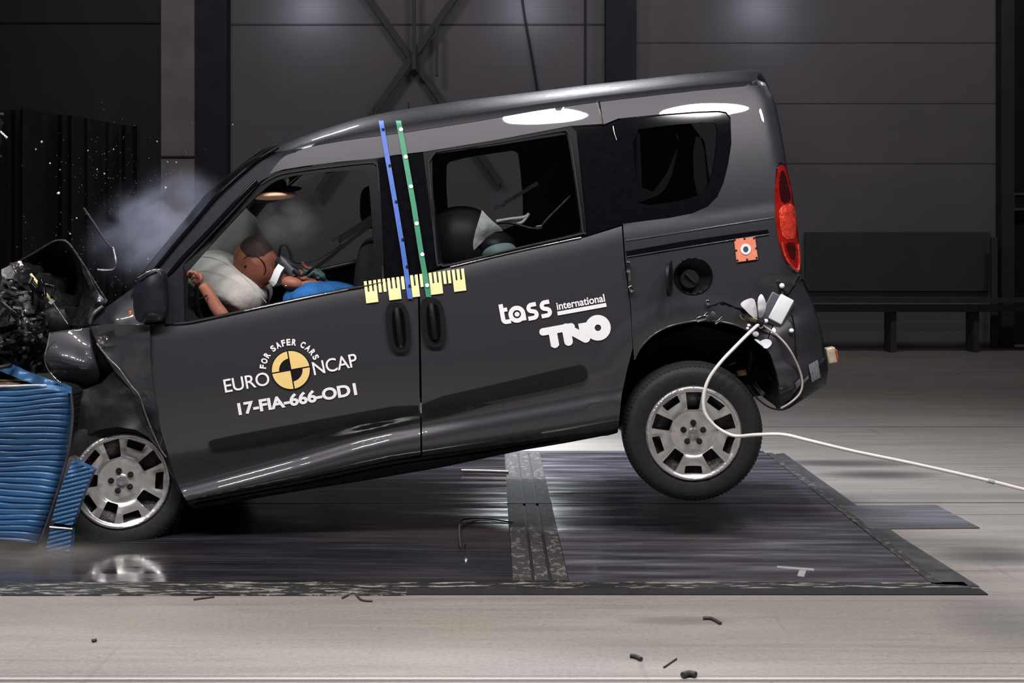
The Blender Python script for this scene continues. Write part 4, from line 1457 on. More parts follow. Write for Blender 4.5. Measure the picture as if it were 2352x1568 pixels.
# dark crumpled inner arch between fender and wheel
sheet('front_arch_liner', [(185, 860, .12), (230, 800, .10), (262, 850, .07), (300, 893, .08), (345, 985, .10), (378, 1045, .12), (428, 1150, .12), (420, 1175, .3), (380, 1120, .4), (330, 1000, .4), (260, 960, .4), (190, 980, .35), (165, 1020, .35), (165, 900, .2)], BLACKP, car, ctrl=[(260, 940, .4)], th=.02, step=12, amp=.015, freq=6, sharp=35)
sheet('arch_shade_panel', [(168, 905, .02), (200, 892, .04), (232, 880, .04), (262, 850, .035), (300, 893, .03), (320, 925, .03), (345, 985, .03), (375, 1042, .02), (400, 1095, .02), (428, 1150, .03), (405, 1120, .03), (388, 1080, .02), (368, 1035, .0), (340, 1003, -.01), (310, 986, -.02), (270, 980, -.02), (230, 986, -.02), (200, 1000, -.02), (185, 1018, -.02), (168, 1040, -.02)], BLACKP, car, ctrl=[(260, 930, .0)], th=.012, step=9, amp=.004, freq=7, sharp=35)  # dark panel added over the tyre top in place of the arch's shade
# bumper corner / wing piece with lamp glints
wingp = sheet('crushed_wing', [(112, 764, .07), (160, 757, .07), (205, 752, .07), (210, 800, .05), (228, 858, .06), (226, 885, .09), (200, 892, .09), (160, 895, .08), (125, 868, .05), (103, 822, .0)], PAINT, car,
      ctrl=[(140, 822, -.030), (175, 835, -.030), (205, 845, -.0), (150, 790, .022), (185, 800, .025), (170, 865, .02)], th=.012, step=5, amp=.0, freq=4, sharp=70)
tube('wing_edge', [loc(x, y, .005) for x, y in ((114, 764), (108, 795), (103, 820), (112, 850), (130, 872), (143, 880))], .004, CHROME, wingp)
tube('wing_edge', [loc(x, y, .03) for x, y in ((145, 876), (165, 893), (185, 912), (197, 924))], .003, STEEL, wingp)
# folded bonnet: a peaked tent of sheet metal
hood = sheet('folded_bonnet', [(20, 612, .5), (60, 590, .45), (118, 558, .35), (140, 553, .33), (158, 560, .33), (185, 598, .3), (210, 640, .28), (240, 690, .25), (228, 712, .2), (205, 720, .2), (202, 748, .2), (150, 746, .3), (95, 700, .4), (60, 650, .5), (40, 660, .55)], DARKM, car,
      ctrl=[(118, 600, .6), (140, 640, .75), (160, 700, .6), (180, 640, .5)], th=.006, step=9, amp=.03, freq=4, sharp=30)
tube('bonnet_edge', [loc(x, y, .28) for x, y in ((40, 602), (80, 580), (118, 557), (140, 552), (158, 560), (185, 598), (212, 640), (245, 692))], .006, DARKM, hood)
sheet('bonnet_flap', [(186, 600, .22), (196, 612, .2), (214, 652, .18), (228, 676, .16), (246, 694, .16), (226, 706, .15), (212, 722, .14), (206, 745, .14), (200, 738, .16), (206, 712, .18), (214, 690, .2), (204, 655, .22), (190, 625, .24)], PAINT, hood, ctrl=[(220, 690, .10)], th=.006, step=5, amp=.012, freq=9, sharp=40)
tube('bonnet_hinge', [loc(236, 703, .12), loc(214, 722, .11), loc(207, 742, .12)], .009, STEEL, hood)
# cowl under the screen
sheet('scuttle_panel', [(210, 745, .12), (245, 705, .14), (300, 665, .16), (318, 650, .16), (345, 690, .1), (346, 745, .05), (300, 746, .06)], BLUEP, car, ctrl=[(260, 725, .08)], th=.02, step=9, amp=.008, freq=5)
box('indicator_lamp', loc(300, 718, -.0), (.012, .012, .02), mat('amber', (.7, .2, .05), .2, 0, .5, .5, .2, 40), car, bev=.003)
tube('front_wiper', [loc(192, 478, .75), loc(215, 512, .72), loc(240, 550, .68), loc(258, 572, .65)], .006, BLACKP, car)
tube('wiper_arm', [loc(260, 570, .64), loc(266, 598, .62), loc(264, 616, .62), (loc(250, 621, .62)), loc(224, 620, .62)], .007, STEEL, car)
tube('wiper_link', [loc(258, 634, .6), loc(258, 660, .6)], .004, DARKM, car)
ds = tube('dipstick', [loc(118, 690, .16), loc(140, 722, .16), loc(155, 744, .16)], .004, STEEL, car)
tube('dipstick_handle', [loc(70, 629, .15), loc(95, 661, .15), loc(117, 690, .16)], .0065, mat('dipstick_yellow', (.85, .68, .35), .5, 0, 0, .4, .05, 20), ds)
# engine bay
blob('crushed_engine', loc(30, 740, .45), (.28, .30, .22), DARKM, car, amp=.5, freq=2.2, seed=3, sub=4)
blob('battery_case', loc(120, 740, .40), (.12, .12, .08), BLACKP, car, amp=.25, freq=2.5, seed=9, sub=3, power=.5)
blob('coolant_tank', loc(60, 640, .5), (.10, .10, .07), BLACKP, car, amp=.3, freq=2.5, seed=5, sub=3)
sheet('crushed_inner_wing', [(-60, 640, .2), (30, 640, .25), (90, 690, .2), (110, 740, .18), (110, 800, .15), (100, 850, .15), (60, 870, .15), (-60, 860, .2)], DARKM, car, ctrl=[(40, 760, .12), (60, 720, .25), (20, 700, .3)], th=.01, step=8, amp=.06, freq=9, sharp=25)
rnd = random.Random(11)
for i in range(9):
    x, y = rnd.uniform(0, 110), rnd.uniform(640, 840)
    pts = [loc(x + rnd.uniform(-30, 30), y + rnd.uniform(-30, 30), rnd.uniform(.02, .2)) for _ in range(4)]
    tube('engine_hose', pts, rnd.uniform(.006, .014), BLACKG if i % 2 else DARKM, car)
for (x, y, s_, m_) in ((54, 720, 9, CHROME), (40, 716, 5, CHROME), (98, 718, 5, CHROME), (58, 744, 8, STEEL), (70, 735, 6, STEEL), (92, 772, 7, STEEL), (75, 782, 5, STEEL), (40, 615, 17, STEEL), (22, 652, 9, STEEL), (6, 676, 8, STEEL), (55, 800, 5, STEEL), (60, 770, 6, STEEL)):
    sheet('metal_fragment', [(x - s_, y - s_ * .6, .02), (x + s_ * .5, y - s_, .0), (x + s_, y + s_ * .4, .02), (x - s_ * .2, y + s_, .01)], m_, car, ctrl=[(x, y, -.012)], th=.005, step=4, amp=.012, freq=45, sharp=20)
bm = bmesh.new()
for i in range(70):
    x, y = rnd.gauss(50, 38), rnd.gauss(745, 48)
    if x > 125 or y > 850: continue
    p = loc(x, y, rnd.uniform(.0, .16))
    rot = Matrix.Rotation(rnd.uniform(0, 3), 3, (rnd.random(), rnd.random(), rnd.random()))
    add_box(bm, p, (rnd.uniform(.008, .05), rnd.uniform(.004, .02), rnd.uniform(.004, .014)), rot)
tag(fin('crushed_debris', bm, DARKM, car, smooth=False), kind='stuff')

# --- cabin
blob('dashboard', loc(420, 745, .87), (.26, .72, .20), INT, car, power=.7, sub=3)
ring_ = []
cst = loc(470, 668, .48)
for i in range(33):
    a = 2 * PI * i / 32
    ring_.append(cst + Vector((.07 * math.cos(a) * .6, .17 * math.sin(a), .17 * math.cos(a))))
sw = tube('steering_wheel', ring_, .014, BLACKP, car, sub=False, seg=10)
tube('steering_column', [cst, cst + Vector((-.25, 0, -.10))], .03, BLACKP, car, seg=12)
def seat(px, py, w, nm='car_seat', sc_=1.0, head=True):
    """seat back tilted with the car; returns part"""
    c = loc(px, py, w)
    s = blob(nm, c, (.10, .24, .33), FABRIC, car, rot=Matrix.Rotation(R(12), 3, 'Y'), power=.62, sub=4)
    blob('seat_cushion', c + Vector((-.22, 0, -.36)), (.26, .25, .09), FABRIC, s, power=.62, sub=3)
    if head:
        blob('headrest', c + Vector((.075, 0, .47)), (.06, .13, .105), FABRIC, s, rot=Matrix.Rotation(R(10), 3, 'Y'), power=.7, sub=3)
        for dy in (-.06, .06):
            tube('headrest_post', [c + Vector((.055, dy, .30)), c + Vector((.07, dy, .42))], .006, STEEL, s)
    return s
seat(862, 700, .48)
seat(905, 690, 1.28)
seat(1385, 575, .42)
seat(1400, 560, .88)
seat(1385, 548, 1.36)
# small things: visor, belts
blob('sun_visor', loc(628, 448, .34), (.11, .16, .024), TAN, car, rot=Matrix.Rotation(R(8), 3, 'Y') , sub=3)
blob('visor_back', loc(642, 436, .45), (.105, .21, .018), FABRIC, car, rot=Matrix.Rotation(R(6), 3, 'Y'), sub=3)
sheet('visor_shade', [(590, 446, .8), (655, 448, .8), (640, 460, .8), (610, 468, .8), (580, 466, .8)], INT, car, th=.01)
def strap(name, pts, wd, m, par=None):
    bm = bmesh.new()
    rows = []
    P = [Vector(p) for p in pts]
    for i, p in enumerate(P):
        t = (P[min(len(P) - 1, i + 1)] - P[max(0, i - 1)]).normalized()
        n = Vector((0, 1, 0))
        s_ = t.cross(n).normalized() * wd / 2
        rows.append([bm.verts.new(p + s_), bm.verts.new(p - s_), bm.verts.new(p - s_ + Vector((0, .003, 0))), bm.verts.new(p + s_ + Vector((0, .003, 0)))])
    for i in range(len(rows) - 1):
        for k in range(4): bm.faces.new([rows[i][k], rows[i][(k + 1) % 4], rows[i + 1][(k + 1) % 4], rows[i + 1][k]])
    bm.faces.new(rows[0]); bm.faces.new(rows[-1][::-1])
    return fin(name, bm, m, par or car)
sb = strap('seat_belt', [loc(856, 500, .25), loc(815, 528, .28), loc(775, 552, .3)], .032, BLACKP)
strap('belt_webbing', [loc(858, 512, .3), loc(810, 548, .34), loc(758, 590, .38), loc(700, 635, .40)], .018, BLACKP, sb)
sheet('belt_buckle', [(761, 549, .27), (777, 542, .27), (780, 549, .27), (764, 557, .27)], CHROME, sb, th=.01, step=8, holes=[[(766, 551), (773, 547), (775, 550), (767, 553)]])
sb = strap('seat_belt', [loc(1235, 420, .30), loc(1200, 442, .32), loc(1160, 466, .34)], .018, DARKM)
sheet('belt_buckle', [(1133, 475, .3), (1158, 467, .3), (1161, 473, .3), (1137, 482, .3)], CHROME, sb, th=.01, step=8, holes=[[(1140, 477), (1152, 473), (1153, 475), (1142, 479)]])
tube('harness_cable', [loc(1140, 508, .4), loc(1170, 503, .4), (loc(1205, 498, .4)), loc(1215, 490, .4), loc(1200, 510, .4), loc(1180, 515, .4)], .008, GREYCL, car)
tube('harness_cable', [loc(1142, 512, .4), loc(1175, 512, .38), (loc(1232, 525, .36)), loc(1260, 500, .36), loc(1310, 450, .4)], .007, DARKM, car)
tube('harness_cable', [loc(1250, 470, .5), loc(1245, 450, .5), loc(1255, 425, .5)], .008, DARKM, car)
box('wiring_junction', loc(1238, 522, .34), (.03, .02, .02), STEEL, car, bev=.003)
# pillars and dark trim of the cabin behind the far windows
sheet('curtain_airbag_fold', [(1470, 300, 1.2), (1545, 290, 1.2), (1560, 330, 1.15), (1530, 400, 1.15), (1500, 440, 1.2), (1475, 430, 1.2)], mat('dull_grey', (.07, .07, .075), .8, 0, 0, .2, .2, 12), car, ctrl=[(1510, 350, 1.1)], th=.01, amp=.02, freq=4)
# driver airbag
ab = blob('driver_airbag', loc(530, 648, .56), (.205, .27, .115), BAG, car, rot=Matrix.Rotation(R(42), 3, 'Y'), amp=.05, freq=1.3, seed=2, power=.72)
tube('airbag_seam', [loc(432 + t * 180, 590 + 105 * t - 40 * math.sin(t * PI) * .9, .26) for t in (0, .25, .5, .75, 1)], .0015, GREYCL, ab)
ab2 = blob('curtain_airbag', loc(520, 555, .80), (.20, .20, .20), mat('pale_bag', (.32, .31, .30), .9, 0, 0, .1, .1, 5, .3, 20), car, rot=Matrix.Rotation(R(42), 3, 'Y'), amp=.1, freq=1.2, seed=6)

# ============================================================ TOP-LEVEL THINGS INSIDE AND ON THE CAR
def W(px, py, w): return wl(loc(px, py, w))
# driver dummy
dm = empty('crash_test_dummy', W(700, 760, .45), 'brown crash test dummy in blue clothes thrown forward onto the white driver airbag', 'crash test dummy')
dmi = -dm.location
def D(px, py, w): return W(px, py, w) + dmi
# body as one skinned surface (torso, neck, arms)
def skin_body(name, verts, edges, radii, m, parent, root=0, sub=2):
    me = bpy.data.meshes.new(name)
    me.from_pydata([tuple(v) for v in verts], edges, [])
    o = link(name, me, parent)
    md = o.modifiers.new('Skin', 'SKIN')
    md.use_smooth_shade = True
    for i, r_ in enumerate(radii):
        me.skin_vertices[0].data[i].radius = (r_, r_) if not isinstance(r_, tuple) else r_
    for i in range(len(verts)): me.skin_vertices[0].data[i].use_root = (i == root)
    s_ = o.modifiers.new('Sub', 'SUBSURF')
    s_.levels = s_.render_levels = sub
    bpy.context.view_layer.update()
    ev = bpy.data.meshes.new_from_object(o.evaluated_get(bpy.context.evaluated_depsgraph_get()))
    o.modifiers.clear()
    o.data = ev
    ev.materials.clear()
    ev.materials.append(m)
    ev.polygons.foreach_set('use_smooth', [True] * len(ev.polygons))
    return o
import bpy as _b
bv = [D(880, 830, .48), D(850, 770, .48), D(800, 712, .48), D(742, 680, .47), D(706, 660, .45), D(672, 640, .42), D(648, 628, .41),   # pelvis..neck..skull base
      D(722, 690, .28), D(690, 740, .24), D(610, 775, .26), D(560, 790, .32),            # near shoulder, elbow, forearm, wrist
      D(730, 668, .66), D(700, 720, .70), D(610, 745, .68)]
be = [(0, 1), (1, 2), (2, 3), (3, 4), (4, 5), (5, 6), (4, 7), (7, 8), (8, 9), (9, 10), (4, 11), (11, 12), (12, 13)]
brd = [.11, .11, .10, .09, .070, .055, .052, .062, .048, .042, .034, .062, .046, .036]
skin_body('body', bv, be, brd, SKIN, dm)
# blue shirt over the torso
sv = [D(870, 805, .48), D(845, 758, .48), D(795, 712, .48), D(742, 690, .46), D(690, 694, .40), D(650, 706, .36), D(718, 686, .27), D(662, 700, .24), D(738, 680, .67), D(705, 706, .70)]
skin_body('blue_shirt', sv, [(0, 1), (1, 2), (2, 3), (3, 4), (4, 5), (3, 6), (6, 7), (3, 8), (8, 9)], [.145, .145, .14, .115, .095, .075, .085, .070, .075, .056], BLUECL, dm)
# head: cranium, jaw and face turned down into the bag
hc = D(588, 603, .42)
fdir = (D(540, 660, .42) - hc).normalized()          # where the face points (forward-down)
udir = (D(620, 560, .42) - hc)
rdir = Vector((0, 1, 0))
udir = (udir - fdir * udir.dot(fdir)).normalized()
rdir = udir.cross(fdir).normalized()
HM = Matrix((fdir, rdir, udir)).transposed()
bm = bmesh.new()
bmesh.ops.create_icosphere(bm, subdivisions=5, radius=1)
for v in bm.verts:
    p = v.co.copy()
    f, r_, u = p
    x = f * .100; y = r_ * .078; z = u * .115
    if u < 0:                                         # taper to the chin
        y *= 1 - .28 * (-u) ** 1.3
        x += .018 * (-u) if f > 0 else .02 * (-u) * 0
    if f > .2:
        g_ = math.exp(-((r_) / .16) ** 2)
        x += .026 * g_ * math.exp(-((u + .18) / .16) ** 2)             # nose
        x += .008 * g_ * math.exp(-((u + .52) / .08) ** 2)             # lips
        x -= .010 * (math.exp(-((abs(r_) - .36) / .15) ** 2)) * math.exp(-((u - .05) / .13) ** 2)   # eye sockets
        x += .010 * math.exp(-((u - .25) / .12) ** 2) * math.exp(-(r_ / .5) ** 2)                   # brow
        x += .012 * math.exp(-((u + .82) / .14) ** 2) * math.exp(-(r_ / .3) ** 2)                   # chin
    e_ = math.exp(-((f + .05) / .13) ** 2) * math.exp(-((u + .05) / .2) ** 2)                       # ears
    if abs(r_) > .8: y += math.copysign(.004 * e_, r_)
    v.co = hc + HM @ Vector((x, y, z))
hd = fin('head', bm, SKIN, dm, sharp=180)
sg = -1 if rdir.y > 0 else 1
def on_head(f_, u_, o_=.0015):
    q_ = 1 - (f_ / .100) ** 2 - (u_ / .115) ** 2
    return hc + HM @ Vector((f_, sg * (.078 * math.sqrt(max(.02, q_)) + o_), u_))
tube('skull_cap_seam', [on_head(.012 + .050 * math.cos(a), -.012 + .060 * math.sin(a), .000) for a in np.linspace(PI * .5, PI * 1.5, 14)], .0022, BLKV, hd, sub=False)
blob('cap_bolt', on_head(.035, .020), (.006, .004, .006), BLKV, hd, sub=2)
blob('skull_cap', hc + HM @ Vector((-.022, .0, .022)), (.088, .0765, .102), mat('dark_cap', (.06, .035, .03), .6, 0, 0, .3, .2, 20), hd, sub=3)
strap('white_tape', [D(646, 610, .33), D(638, 622, .325), D(628, 646, .325), D(622, 652, .34)], .034, WHITE, dm)
# neck bracket & wiring
tube('neck_bracket', [D(640, 592, .38), D(660, 610, .37), D(680, 634, .36)], .028, mat('bracket_grey', (.07, .075, .085), .5, .4, 0, .4, .3, 30), dm, seg=10)
tube('sensor_cable', [D(640, 590, .34), D(645, 566, .33), D(657, 563, .33), D(666, 580, .33), D(672, 598, .33), D(690, 604, .33)], .0065, BLKV, dm)
tube('sensor_cable', [D(690, 604, .33), D(715, 600, .33), D(740, 590, .33), D(765, 575, .33), D(785, 560, .33)], .003, BLKV, dm)
tube('sensor_cable', [D(672, 620, .33), D(690, 632, .33), D(705, 628, .33), D(720, 615, .33)], .007, BLKV, dm)
tube('sensor_cable', [D(694, 600, .31), D(700, 612, .31), D(712, 618, .31)], .009, mat('wire_maroon', (.12, .03, .03), .5, 0, 0, .3, .2, 30), dm)
blob('green_collar', D(722, 630, .42), (.06, .07, .03), mat('green_grey_cloth', (.06, .11, .10), .8, 0, 0, .2, .3, 20), dm, rot=Matrix.Rotation(R(18), 3, 'Y'), amp=.3, freq=3, sub=3)
blob('shoulder_flesh', D(672, 650, .36), (.055, .05, .035), SKIN, dm, rot=Matrix.Rotation(R(10), 3, 'Y'), sub=3)
blob('bright_fitting', D(657, 657, .30), (.007, .005, .005), CHROME, dm, sub=2)
# the other arm reaching the steering wheel, with a five-fingered hand
hv = [D(522, 735, .13), D(500, 712, .13), D(478, 672, .13), D(462, 650, .13)]
skin_body('forearm', hv, [(0, 1), (1, 2), (2, 3)], [.036, .034, .029, .025], SKIN, dm)
pm = D(452, 638, .33)
skin_body('palm', [D(462, 650, .13), D(455, 641, .13), D(446, 631, .13)], [(0, 1), (1, 2)], [.024, (.026, .034), (.022, .034)], SKIN, dm)
for i, (dx, dz, ln) in enumerate(((0, 0, 1.0), (-3, 3, 1.08), (-5, 7, 1.0), (-6, 11, .8))):
    wv = .10 + i * .02
    a = D(446 + dx, 629 + dz, wv)
    b_ = D(438 + dx * .6, 622 + dz, wv - .005)
    c = D(431 + dx * .3, 626 + dz, wv - .004)
    d_ = D(430, 626 + dz + 8 * ln, wv)
    skin_body('finger', [a, b_, c, d_], [(0, 1), (1, 2), (2, 3)], [.0095, .009, .0082, .007], SKIN, dm)
skin_body('thumb', [D(456, 640, .10), D(452, 630, .085), D(444, 622, .08)], [(0, 1), (1, 2)], [.011, .010, .008], SKIN, dm)
tube('elbow_strap', [D(458, 686, .096), D(466, 683, .09), D(476, 678, .095)], .004, BLKV, dm)

# rear child seat with dummy blanket
cs = empty('child_seat', W(1080, 640, .45), 'black rounded child car seat with light grey side pads seen through the rear door window', 'child seat')
def CC(px, py, w): return W(px, py, w) - cs.location
blob('seat_shell', CC(1060, 560, .50), (.165, .22, .185), mat('shell_black', (.010, .010, .012), .55, 0, 0, .3, .2, 20), cs, power=.85, sub=4)
def padpts(l): return [(x, y, w) for x, y, w in l]
pd_ = sheet('side_pad', [(1107, 482, .36), (1118, 494, .33), (1132, 508, .32), (1150, 522, .33), (1155, 530, .34), (1138, 532, .33), (1118, 545, .30), (1102, 562, .29), (1088, 575, .29), (1086, 558, .29), (1092, 530, .29), (1100, 505, .31)], GREYCL, None, ctrl=[(1112, 525, .27)], th=.03, step=6, amp=.003, world=True)
pd_.parent = cs; pd_.location = -cs.location
blob('head_pad', CC(1146, 580, .36), (.088, .12, .062), TEALG, cs, sub=4)
blob('pad_surround', CC(1136, 566, .40), (.098, .13, .080), BLACKP, cs, sub=4)
cs2 = empty('child_seat', W(1300, 560, 1.0), 'black child car seat at the far side behind the rear seat belt harness', 'child seat')
blob('seat_shell', W(1290, 480, 1.0) - cs2.location, (.17, .2, .22), mat('shell_black_2', (.012, .012, .014), .6, 0, 0, .3, .2, 20), cs2, amp=.15, freq=2, sub=4)

# instrument box, reflection tabs and cables on the rear quarter
ib = empty('instrument_box', W(1788, 715, .06), 'silver instrument box with a bright white lid taped beside the rear bumper', 'box')
rb = M3 @ Matrix.Rotation(R(-(27 + 10)), 3, 'Y')
rbx = Matrix.Rotation(R(28), 3, 'Y')
c = W(1782, 712, .03) - ib.location
box('box_body', c, (.115, .05, .135), mat('box_grey', (.14, .14, .17), .4, .5, 0, .4, .1, 20), ib, rbx, bev=.006)
box('box_lid', W(1794, 710, -.005) - ib.location, (.068, .012, .125), mat('box_white', (.9, .92, .97), .35, .1, .3, .5, .03, 20), ib, rbx, bev=.006)
tube('strap_upper', [W(1800, 690, .0) - ib.location, W(1796, 668, .02) - ib.location, W(1792, 654, .02) - ib.location], .010, BLACKP, ib)
tube('strap_upper', [W(1796, 668, .02) - ib.location, W(1815, 680, .05) - ib.location, W(1838, 690, .10) - ib.location], .006, BLACKP, ib)
blob('bright_fitting', W(1796, 656, .0) - ib.location, (.012, .01, .012), WHITE, ib, sub=3)
fgm = mat('tab_tag_white', (.9, .9, .97), .5, 0, 0, .3, .03, 20)
fg = empty('reflection_tabs', W(1740, 735, 0), 'two white leaf-shaped pieces standing in for light reflections above the rear wheel arch', 'reflection tab')  # white sheets modelled in place of light reflections
for pts in ([(1741, 734, -.02), (1728, 728, -.03), (1708, 708, -.05), (1699, 698, -.05), (1712, 688, -.05), (1731, 683, -.05), (1737, 700, -.04)],
            [(1744, 734, -.02), (1741, 712, -.05), (1740, 686, -.06), (1748, 673, -.06), (1755, 682, -.06), (1761, 700, -.05), (1755, 722, -.03)]):
    s_ = sheet('tab', pts, fgm, None, th=.003, step=6, amp=.003, freq=8, ch=1, world=True)
    s_.parent = fg; s_.location = -fg.location
cn = empty('cable_connector', W(1735, 740, .0), 'brass and black cable connector where the white cable joins the car', 'connector')
def K(px, py, w): return W(px, py, w) - cn.location
tube('brass_ring', [K(1700 + 14 * (1 - math.cos(a)) * .9, 722 + 12 * math.sin(a), .0) for a in np.linspace(0, PI, 8)], .008, mat('brass', (.42, .36, .20), .35, .8, 0, .5, .2, 30), cn)
tube('plug_body', [K(1712, 726, .0), K(1744, 738, -.02)], .016, mat('olive_plug', (.12, .10, .06), .4, .5, 0, .5, .3, 30), cn, seg=12)
tube('black_collar', [K(1736, 736, -.02), K(1752, 743, -.02)], .020, BLACKP, cn, seg=12)
for (x, y, s_) in ((1736, 767, .014), (1748, 750, .010), (1759, 737, .011), (1720, 747, .008), (1717, 754, .007), (1818, 759, .011)):
    blob('white_bead', K(x, y, -.02), (s_, .008, s_ * .9), WHITE, cn, sub=3)
s_ = sheet('white_tag', [(1745, 783, -.02), (1762, 777, -.03), (1774, 784, -.03), (1770, 795, -.03), (1758, 802, -.03), (1746, 790, -.02)], fgm, None, th=.003, step=5, ch=1, world=True)
s_.parent = cn; s_.location = -cn.location
s_ = sheet('white_tag', [(1730, 777, -.02), (1745, 781, -.03), (1756, 798, -.03), (1742, 788, -.03)], fgm, None, th=.003, step=5, ch=1, world=True)
s_.parent = cn; s_.location = -cn.location
cab = [W(1742, 745, -.03), W(1720, 765, -.06), W(1690, 795, -.08), W(1655, 832, -.1), W(1628, 870, -.1), W(1617, 905, -.1), W(1617, 940, -.1), W(1630, 965, -.1), W(1655, 987, -.1), W(1690, 1001, -.12), W(1740, 998, -.2), W(1800, 998, -.25)]
cab += [wp(x, y, -.3) for x, y in ((1860, 1012), (1960, 1036), (2100, 1065), (2272, 1104), (2352, 1124), (2500, 1160), (2700, 1212), (2900, 1258), (3050, 1276), (3250, 1277))]
um = tube('umbilical_cable', cab, .0078, CABLEW, None, seg=10)
tag(um, 'long white cable looping over the rear wheel and trailing out to the right', 'cable')
tube('cable_sleeve', [wp(2268, 1103, -.3), wp(2283, 1107, -.3)], .010, GREYCL, um, sub=False)
tag(tube('sensor_lead', [W(1750, 745, -.02), W(1785, 770, -.03), W(1812, 800, -.05), W(1835, 845, -.03), W(1843, 880, -.02), W(1836, 905, -.02), W(1815, 925, -.02), W(1795, 937, .0)], .005, mat('lead_grey', (.42, .38, .35), .5, 0, 0, .3, .1, 20)), 'thin pale grey lead hanging in a loop down the rear bumper', 'cable')
tag(tube('black_lead', [W(1818, 722, .0), W(1824, 750, .0), W(1827, 800, .0), W(1832, 850, -.0), W(1838, 900, -.01), W(1822, 925, .0), W(1800, 940, .02), W(1770, 936, .05), W(1740, 915, .1), W(1718, 885, .12)], .004, BLKV), 'thin black lead hanging from the instrument box and under the bumper', 'cable')

# ============================================================ BARRIER
bar = empty('crash_barrier', (-3.0, 0, 0), 'large crushed blue corrugated crash barrier at the left picture edge', 'barrier')
edge = cur([(885, 122), (893, 150), (910, 166), (978, 164), (1010, 159), (1049, 152), (1116, 134), (1175, 115), (1246, 89)])
def barp(px, py, Y): return wp(px, py, Y) - bar.location
bm = bmesh.new()
rows = []
NY = 324
for j in range(NY + 1):
    t = j / NY
    row = []
    for i in range(31):
        f = i / 30
        py0 = 885 + (1243 - 885) * t
        xe = edge(py0)
        px = -320 + (xe + 320) * f
        sag = (14 * t - 6) * (1 - f) * -1 + 5 * math.sin(f * 4 + t * 3)
        py = py0 + sag * .9 + (8 * math.sin(f * 9 + t * 17) * .35)
        ph = t * 27 * 2 * PI + .5 * math.sin(f * 7 + t * 5) + .35 * math.sin(f * 23)
        fr_ = (ph / (2 * PI)) % 1.0
        gr = math.exp(-((fr_ - .5) / .13) ** 2) * (.55 + .6 * noise.noise(Vector((f * 7, t * 40, 3))))
        c_ = 1 - gr * 1.3 + .25 * noise.noise(Vector((f * 9, t * 30, 7)))
        Y = -.17 - .0075 * c_ + .02 * math.sin(f * 5 + t * 7) + (.05 * max(0, (f - .93) / .07) ** 2)
        row.append(bm.verts.new(barp(px, py, Y)))
    rows.append(row)
for j in range(NY):
    for i in range(30): bm.faces.new([rows[j][i], rows[j][i + 1], rows[j + 1][i + 1], rows[j + 1][i]])
bk = []
for row in rows:
    v = row[-1]
    bk.append(bm.verts.new(v.co + Vector((-.01, .75, 0))))
for j in range(NY): bm.faces.new([rows[j][-1], bk[j], bk[j + 1], rows[j + 1][-1]]).material_index = 1
# underside
lb = [bm.verts.new(v.co + Vector((0, .75, 0))) for v in rows[-1][:-1]] + [bk[-1]]
for i in range(30): bm.faces.new([rows[-1][i], rows[-1][i + 1], lb[i + 1], lb[i]])
bf = fin('corrugated_face', bm, [BBLUE, BLACKP], bar, sharp=70)
tube('top_edge_bead', [barp(x, y, -.19) for x, y in ((-320, 891), (0, 887), (60, 885), (107, 885))], .006, mat('bare_alu', (.75, .75, .78), .3, .8, 0, .5, .1, 20), bar)
tube('side_edge_bead', [barp(edge(y) + 2, y, -.16) for y in (905, 950, 1000, 1049, 1116, 1175, 1244)], .007, mat('bare_dark_alu', (.12, .12, .14), .4, .8, 0, .5, .3, 20), bar)
# honeycomb core seen above the face
bm = bmesh.new()
P = [(-320, 800, .45), (0, 845, .30), (50, 862, .2), (110, 884, .0), (110, 900, -.1), (0, 900, -.12), (-320, 905, -.12)]
tp_ = [bm.verts.new(barp(x, y, Y)) for x, y, Y in P]
bt_ = [bm.verts.new(barp(x, y, Y) + Vector((0, .0, -.3))) for x, y, Y in P]
bm.faces.new(tp_); bm.faces.new(bt_[::-1])
for i in range(len(P)): bm.faces.new([tp_[i], bt_[i], bt_[(i + 1) % len(P)], tp_[(i + 1) % len(P)]])
fin('honeycomb_core', bm, HONEY, bar, smooth=False)
def bsheet(nm, pts, m, th=.02, corr=0, step=6):
    """pts (px,py,Y) world depth"""
    V, Fc = tri2d([p[:2] for p in pts], (), step)
    C = np.array(pts)
    V3 = []
    for x, y in V:
        k_ = 1 / (((C[:, 0] - x) ** 2 + (C[:, 1] - y) ** 2 + 4) ** 1.5)
        Y = float((C[:, 2] * k_).sum() / k_.sum())
        if corr: Y -= .006 * abs(math.sin((y + x * .25) * PI / corr))
        V3.append(barp(x, y, Y))
    return fin(nm, solidify(V3, Fc, Vector((0, th, 0)), 0), m, bar, sharp=50)
bsheet('top_sheet', [(-320, 690, .3), (0, 822, .15), (60, 852, .05), (120, 874, -.05), (150, 882, -.13), (164, 890, -.16), (164, 904, -.17), (120, 893, -.12), (60, 876, .0), (0, 852, .10), (-320, 750, .3)], BBLUE, .012)
bsheet('bumper_element', [(166, 1057, -.16), (190, 1068, -.18), (215, 1080, -.18), (198, 1116, -.18), (182, 1160, -.18), (166, 1207, -.18), (118, 1199, -.18), (134, 1136, -.18), (150, 1096, -.18)], BBLUE, .05, corr=10, step=2.0)
bsheet('lower_bumper_element', [(116, 1211, -.17), (164, 1215, -.17), (163, 1245, -.17), (158, 1276, -.17), (103, 1272, -.17), (108, 1245, -.17)], BBLUE, .05, corr=10, step=2.0)
bsheet('backing_plate', [(158, 1050, -.13), (172, 1060, -.13), (168, 1096, -.13), (140, 1180, -.13), (118, 1212, -.13), (104, 1275, -.13), (86, 1262, -.13), (112, 1190, -.13), (140, 1110, -.13)], mat('bare_plate', (.20, .19, .19), .45, .7, 0, .5, .5, 18), .3)
